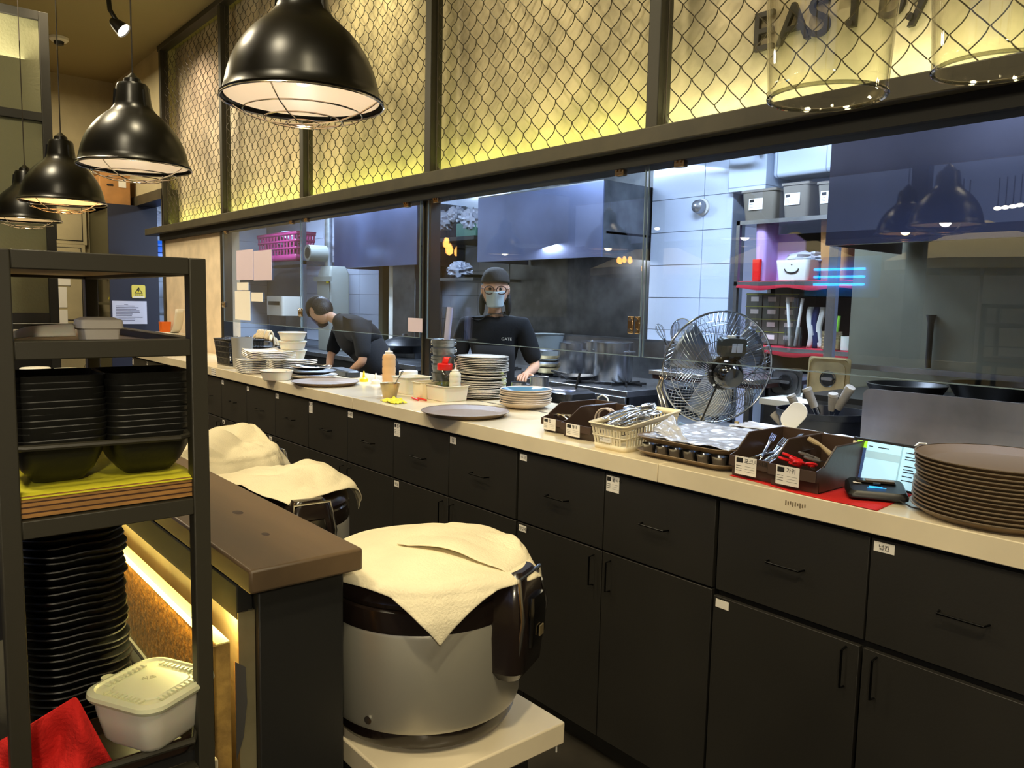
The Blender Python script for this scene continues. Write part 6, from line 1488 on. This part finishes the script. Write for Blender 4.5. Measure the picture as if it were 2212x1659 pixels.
B().grid(lambda u, v: h4 @ Vector((.070*sin((v-.5)*2.1)*(1-.18*u), .004+(.104-.010*u+.016*exp(-((v-.5)/.14)**2)*(1-u))*cos((v-.5)*2.1)**.8 if abs(v-.5) < .499 else .03, .004-.098*u)), 10, 20).build('face_mask', M['mask'], t, solid=.003)
gf = mat('dark_red_brown_frame', (60, 30, 28), .3)
g = B()
for s in (-1, 1): g.tube([h4 @ Vector((.036*s+.029*cos(a)*(1 if abs(cos(a)) < .8 else .97), .112, .012+.024*sin(a))) for a in [2*pi*k/24 for k in range(24)]], .0036, 8, True)
g.tube([h4 @ Vector((-.008, .114, .018)), h4 @ Vector((.008, .114, .018))], .003, 6)
for s in (-1, 1): g.tube([h4 @ Vector((.064*s, .110, .018)), h4 @ Vector((.082*s, .07, .018)), h4 @ Vector((.084*s, -.01, .012))], .003, 6)
g.build('glasses', gf, t)
bL = Vector(t.location)
q = rel(.10, .012, hc.z-.40)-bL
text('GATE', .030, M['white'], t, tuple(rel(.05, .062, hc.z-.36)-bL), (pi/2, 0, ya+pi), .0006, 'shirt_lettering')
B().grid(lambda u, v: (rel(-.15+.30*v, .055-.09*abs(v-.5)**1.5, hc.z-.40-.90*u)-bL), 12, 10).build('apron', mat('black_apron', (14, 14, 17), .9), t, solid=.004)
# bending cook
hc2 = at(692, 671, Y=3.45); p_ = lambda px, py, Y=3.6: at(px, py, Y=Y)
chest = p_(762, 706); hips = p_(834, 810, 3.75)
HR2 = Matrix.Rotation(radians(100), 4, 'Z') @ Matrix.Rotation(radians(-52), 4, 'X')
nk = p_(724, 690, 3.52)
t, h4 = cook('cook in a black cap and shirt bending low over the pass at the left', 'person', (hips.x, hips.y, ZF), tuple(hips), tuple(chest), tuple(nk), tuple(hc2), HR2,
    (p_(733, 714, 3.79), p_(714, 770, 3.66), tuple(p_(710, 806, 3.56)), -1), (p_(782, 722, 3.41), p_(784, 780, 3.38), tuple(p_(748, 812, 3.36)), 1), None, bulk=1.38)
capmesh(h4, mat('black_cap', (22, 20, 20), .85), t, .030, 1.04)
B().sphere((0, -.030, -.0), .086, .084, .10, 24, 16, M=h4).build('hair', M['hair'], t)
B().grid(lambda u, v: h4 @ Vector((.072*sin((v-.5)*2.1)*(1-.18*u), .004+(.104-.010*u)*max(.02, cos((v-.5)*2.1))**.8, .0-.095*u)), 10, 20).build('face_mask', mat('indigo_mask', (40, 36, 84), .8), t, solid=.003)
# ================================================================= WHAT THE GLASS MIRRORS (room behind the lens)
struct(B().box(-13.5, 4.2, -4.5, -4.4, ZF, .9), 'wall_front_low', M['wall'], smooth=False)
struct(B().box(-13.5, 4.2, -4.5, -4.4, 3.3, ZC), 'wall_front_high', M['beam'], smooth=False)
dk = mat('dark_window_frame', (30, 28, 27), .5)
for k in range(9):
    x = -12.8+2.1*k; struct(B().box(x-.10, x+.10, -4.5, -4.36, .9, 3.3), 'window_front_%d' % k, dk, smooth=False)
struct(B().box(-13.5, 4.2, -4.48, -4.40, 2.45, 2.55), 'trim_transom', dk, smooth=False)
tag(B().box(-30, 20, -16.2, -16, -.5, 3.6).build('building_opposite', mat('dim_building', (150, 140, 116), .8, var=.3, vs=.6)), 'pale building across the street, only mirrored in the panes', 'building')
tag(B().box(-30, 20, -16, -4.6, -.6, -.45).build('street_paving', mat('paving', (120, 110, 96), .8), smooth=False), 'paved terrace outside, only mirrored in the panes', 'paving')
um = mat('beige_parasol', (206, 192, 150), .8)
for k, x in enumerate((-11.5, -8.2, -4.9, -1.6)):
    t = thing('parasol', 'beige terrace parasol outside, mirrored in the panes', 'parasol', (x, -8.0, 0), group='terrace parasols'); B().lathe([(1.50, 2.15), (1.51, 2.3), (.05, 2.95)], 8, cap0=False, cap1=False).build('canopy', um, t, smooth=False, solid=.01); B().tube([(0, 0, ZF), (0, 0, 2.95)], .03, 8).build('pole', M['white'], t)
for (x, p) in ((-10, 160), (-5, 220), (0, 160)): light('AREA', (x, -7.5, 5.5), p, (1, .86, .6), 3, 3, (x, -8.5, 0), name='terrace_light')
fb = mat('filament_glow', (255, 200, 120), .3, em=(255, 176, 84), es=14)
def mir(px, py, y): p = at(px, py, Y=2*2.93-y); return V(p.x, y, p.z)
for ib, (px, py, y) in enumerate(((952, 508, -3.3), (958, 518, -2.9), (965, 527, -2.5), (971, 541, -2.0), (991, 545, -1.2), (975, 505, -3.6), (975, 567, -3.8), (1337, 563, -3.6), (1349, 562, -3.2), (1391, 580, -2.2), (1340, 565, -4.0), (1361, 563, -2.9))):
    p = mir(px, py, y); t = thing('filament_bulb', 'glowing filament bulb on a cord behind the viewer, mirrored in the pane', 'lamp', p, group='hanging filament bulbs')
    if ib < 7: t.scale = (1.9, 1.9, 1.9)
    B().lathe([(.014, .06), (.034, .01), (.030, -.025), (.004, -.045)], 14).build('bulb', fb, t); B().tube([(0, 0, .06), (0, 0, .5)], .004, 5).build('cord', M['cord'], t)
wl_ = mat('white_glow', (255, 250, 230), .3, em=(255, 246, 226), es=18)
for (px, py, y) in ((772, 548, -3.0), (784, 553, -3.0), (792, 549, -3.0), (764, 561, -3.0), (2035, 448, -3), (2062, 447, -3), (2078, 450, -3), (2092, 452, -3), (2155, 450, -3), (2172, 448, -3), (2188, 446, -3), (2204, 443, -3), (1213, 435, -2.6), (1420, 494, -2.6), (1568, 482, -2.6)):
    p = mir(px, py, y); t = thing('small_spotlight', 'tiny white spotlight behind the viewer, mirrored in the panes', 'lamp', p, group='small white spotlights'); B().sphere((0, 0, 0), .035, .035, .02, 12, 8).build('bulb', wl_, t); B().tube([(0, 0, .02), (0, 0, .3)], .006, 5).build('stem', M['blk'], t)
# blue insect lamp
p0 = mir(1812, 598, -1.6); t = thing('insect_lamp', 'blue-lit insect trap with three tubes behind the viewer, mirrored in the right pane', 'lamp', p0)
dd = (at(1812, 598, Y=2*2.93+1.6)-CAMP).length; sc0 = dd/F
wA = 52*sc0
B().box(-wA*1.5, wA*1.5, -.06, -.04, -.20, .20).build('back_plate', mat('blue_white_plate', (90, 150, 190), .4), t, bev=.01)
for k in (-1, 0, 1): B().tube([(-wA, 0, k*15*sc0), (wA, 0, k*15*sc0)], 2.6*sc0, 12).build('tube', mat('cyan_tube', (60, 210, 255), .3, em=(20, 170, 255), es=14), t)

# ================================================================= survey units to metres, floor to z = 0
KM = .82; TM = Matrix.Scale(KM, 4) @ Matrix.Translation((0, 0, -ZF))
bpy.context.view_layer.update()
for o in list(D.objects):
    if o.parent: continue
    if o.type in ('LIGHT', 'CAMERA'):
        o.location = TM @ o.location
    else: o.matrix_basis = TM @ o.matrix_basis
for l in D.lights:
    l.energy *= KM*KM
    if l.type == 'AREA': l.size *= KM; l.size_y *= KM
    else: l.shadow_soft_size *= KM
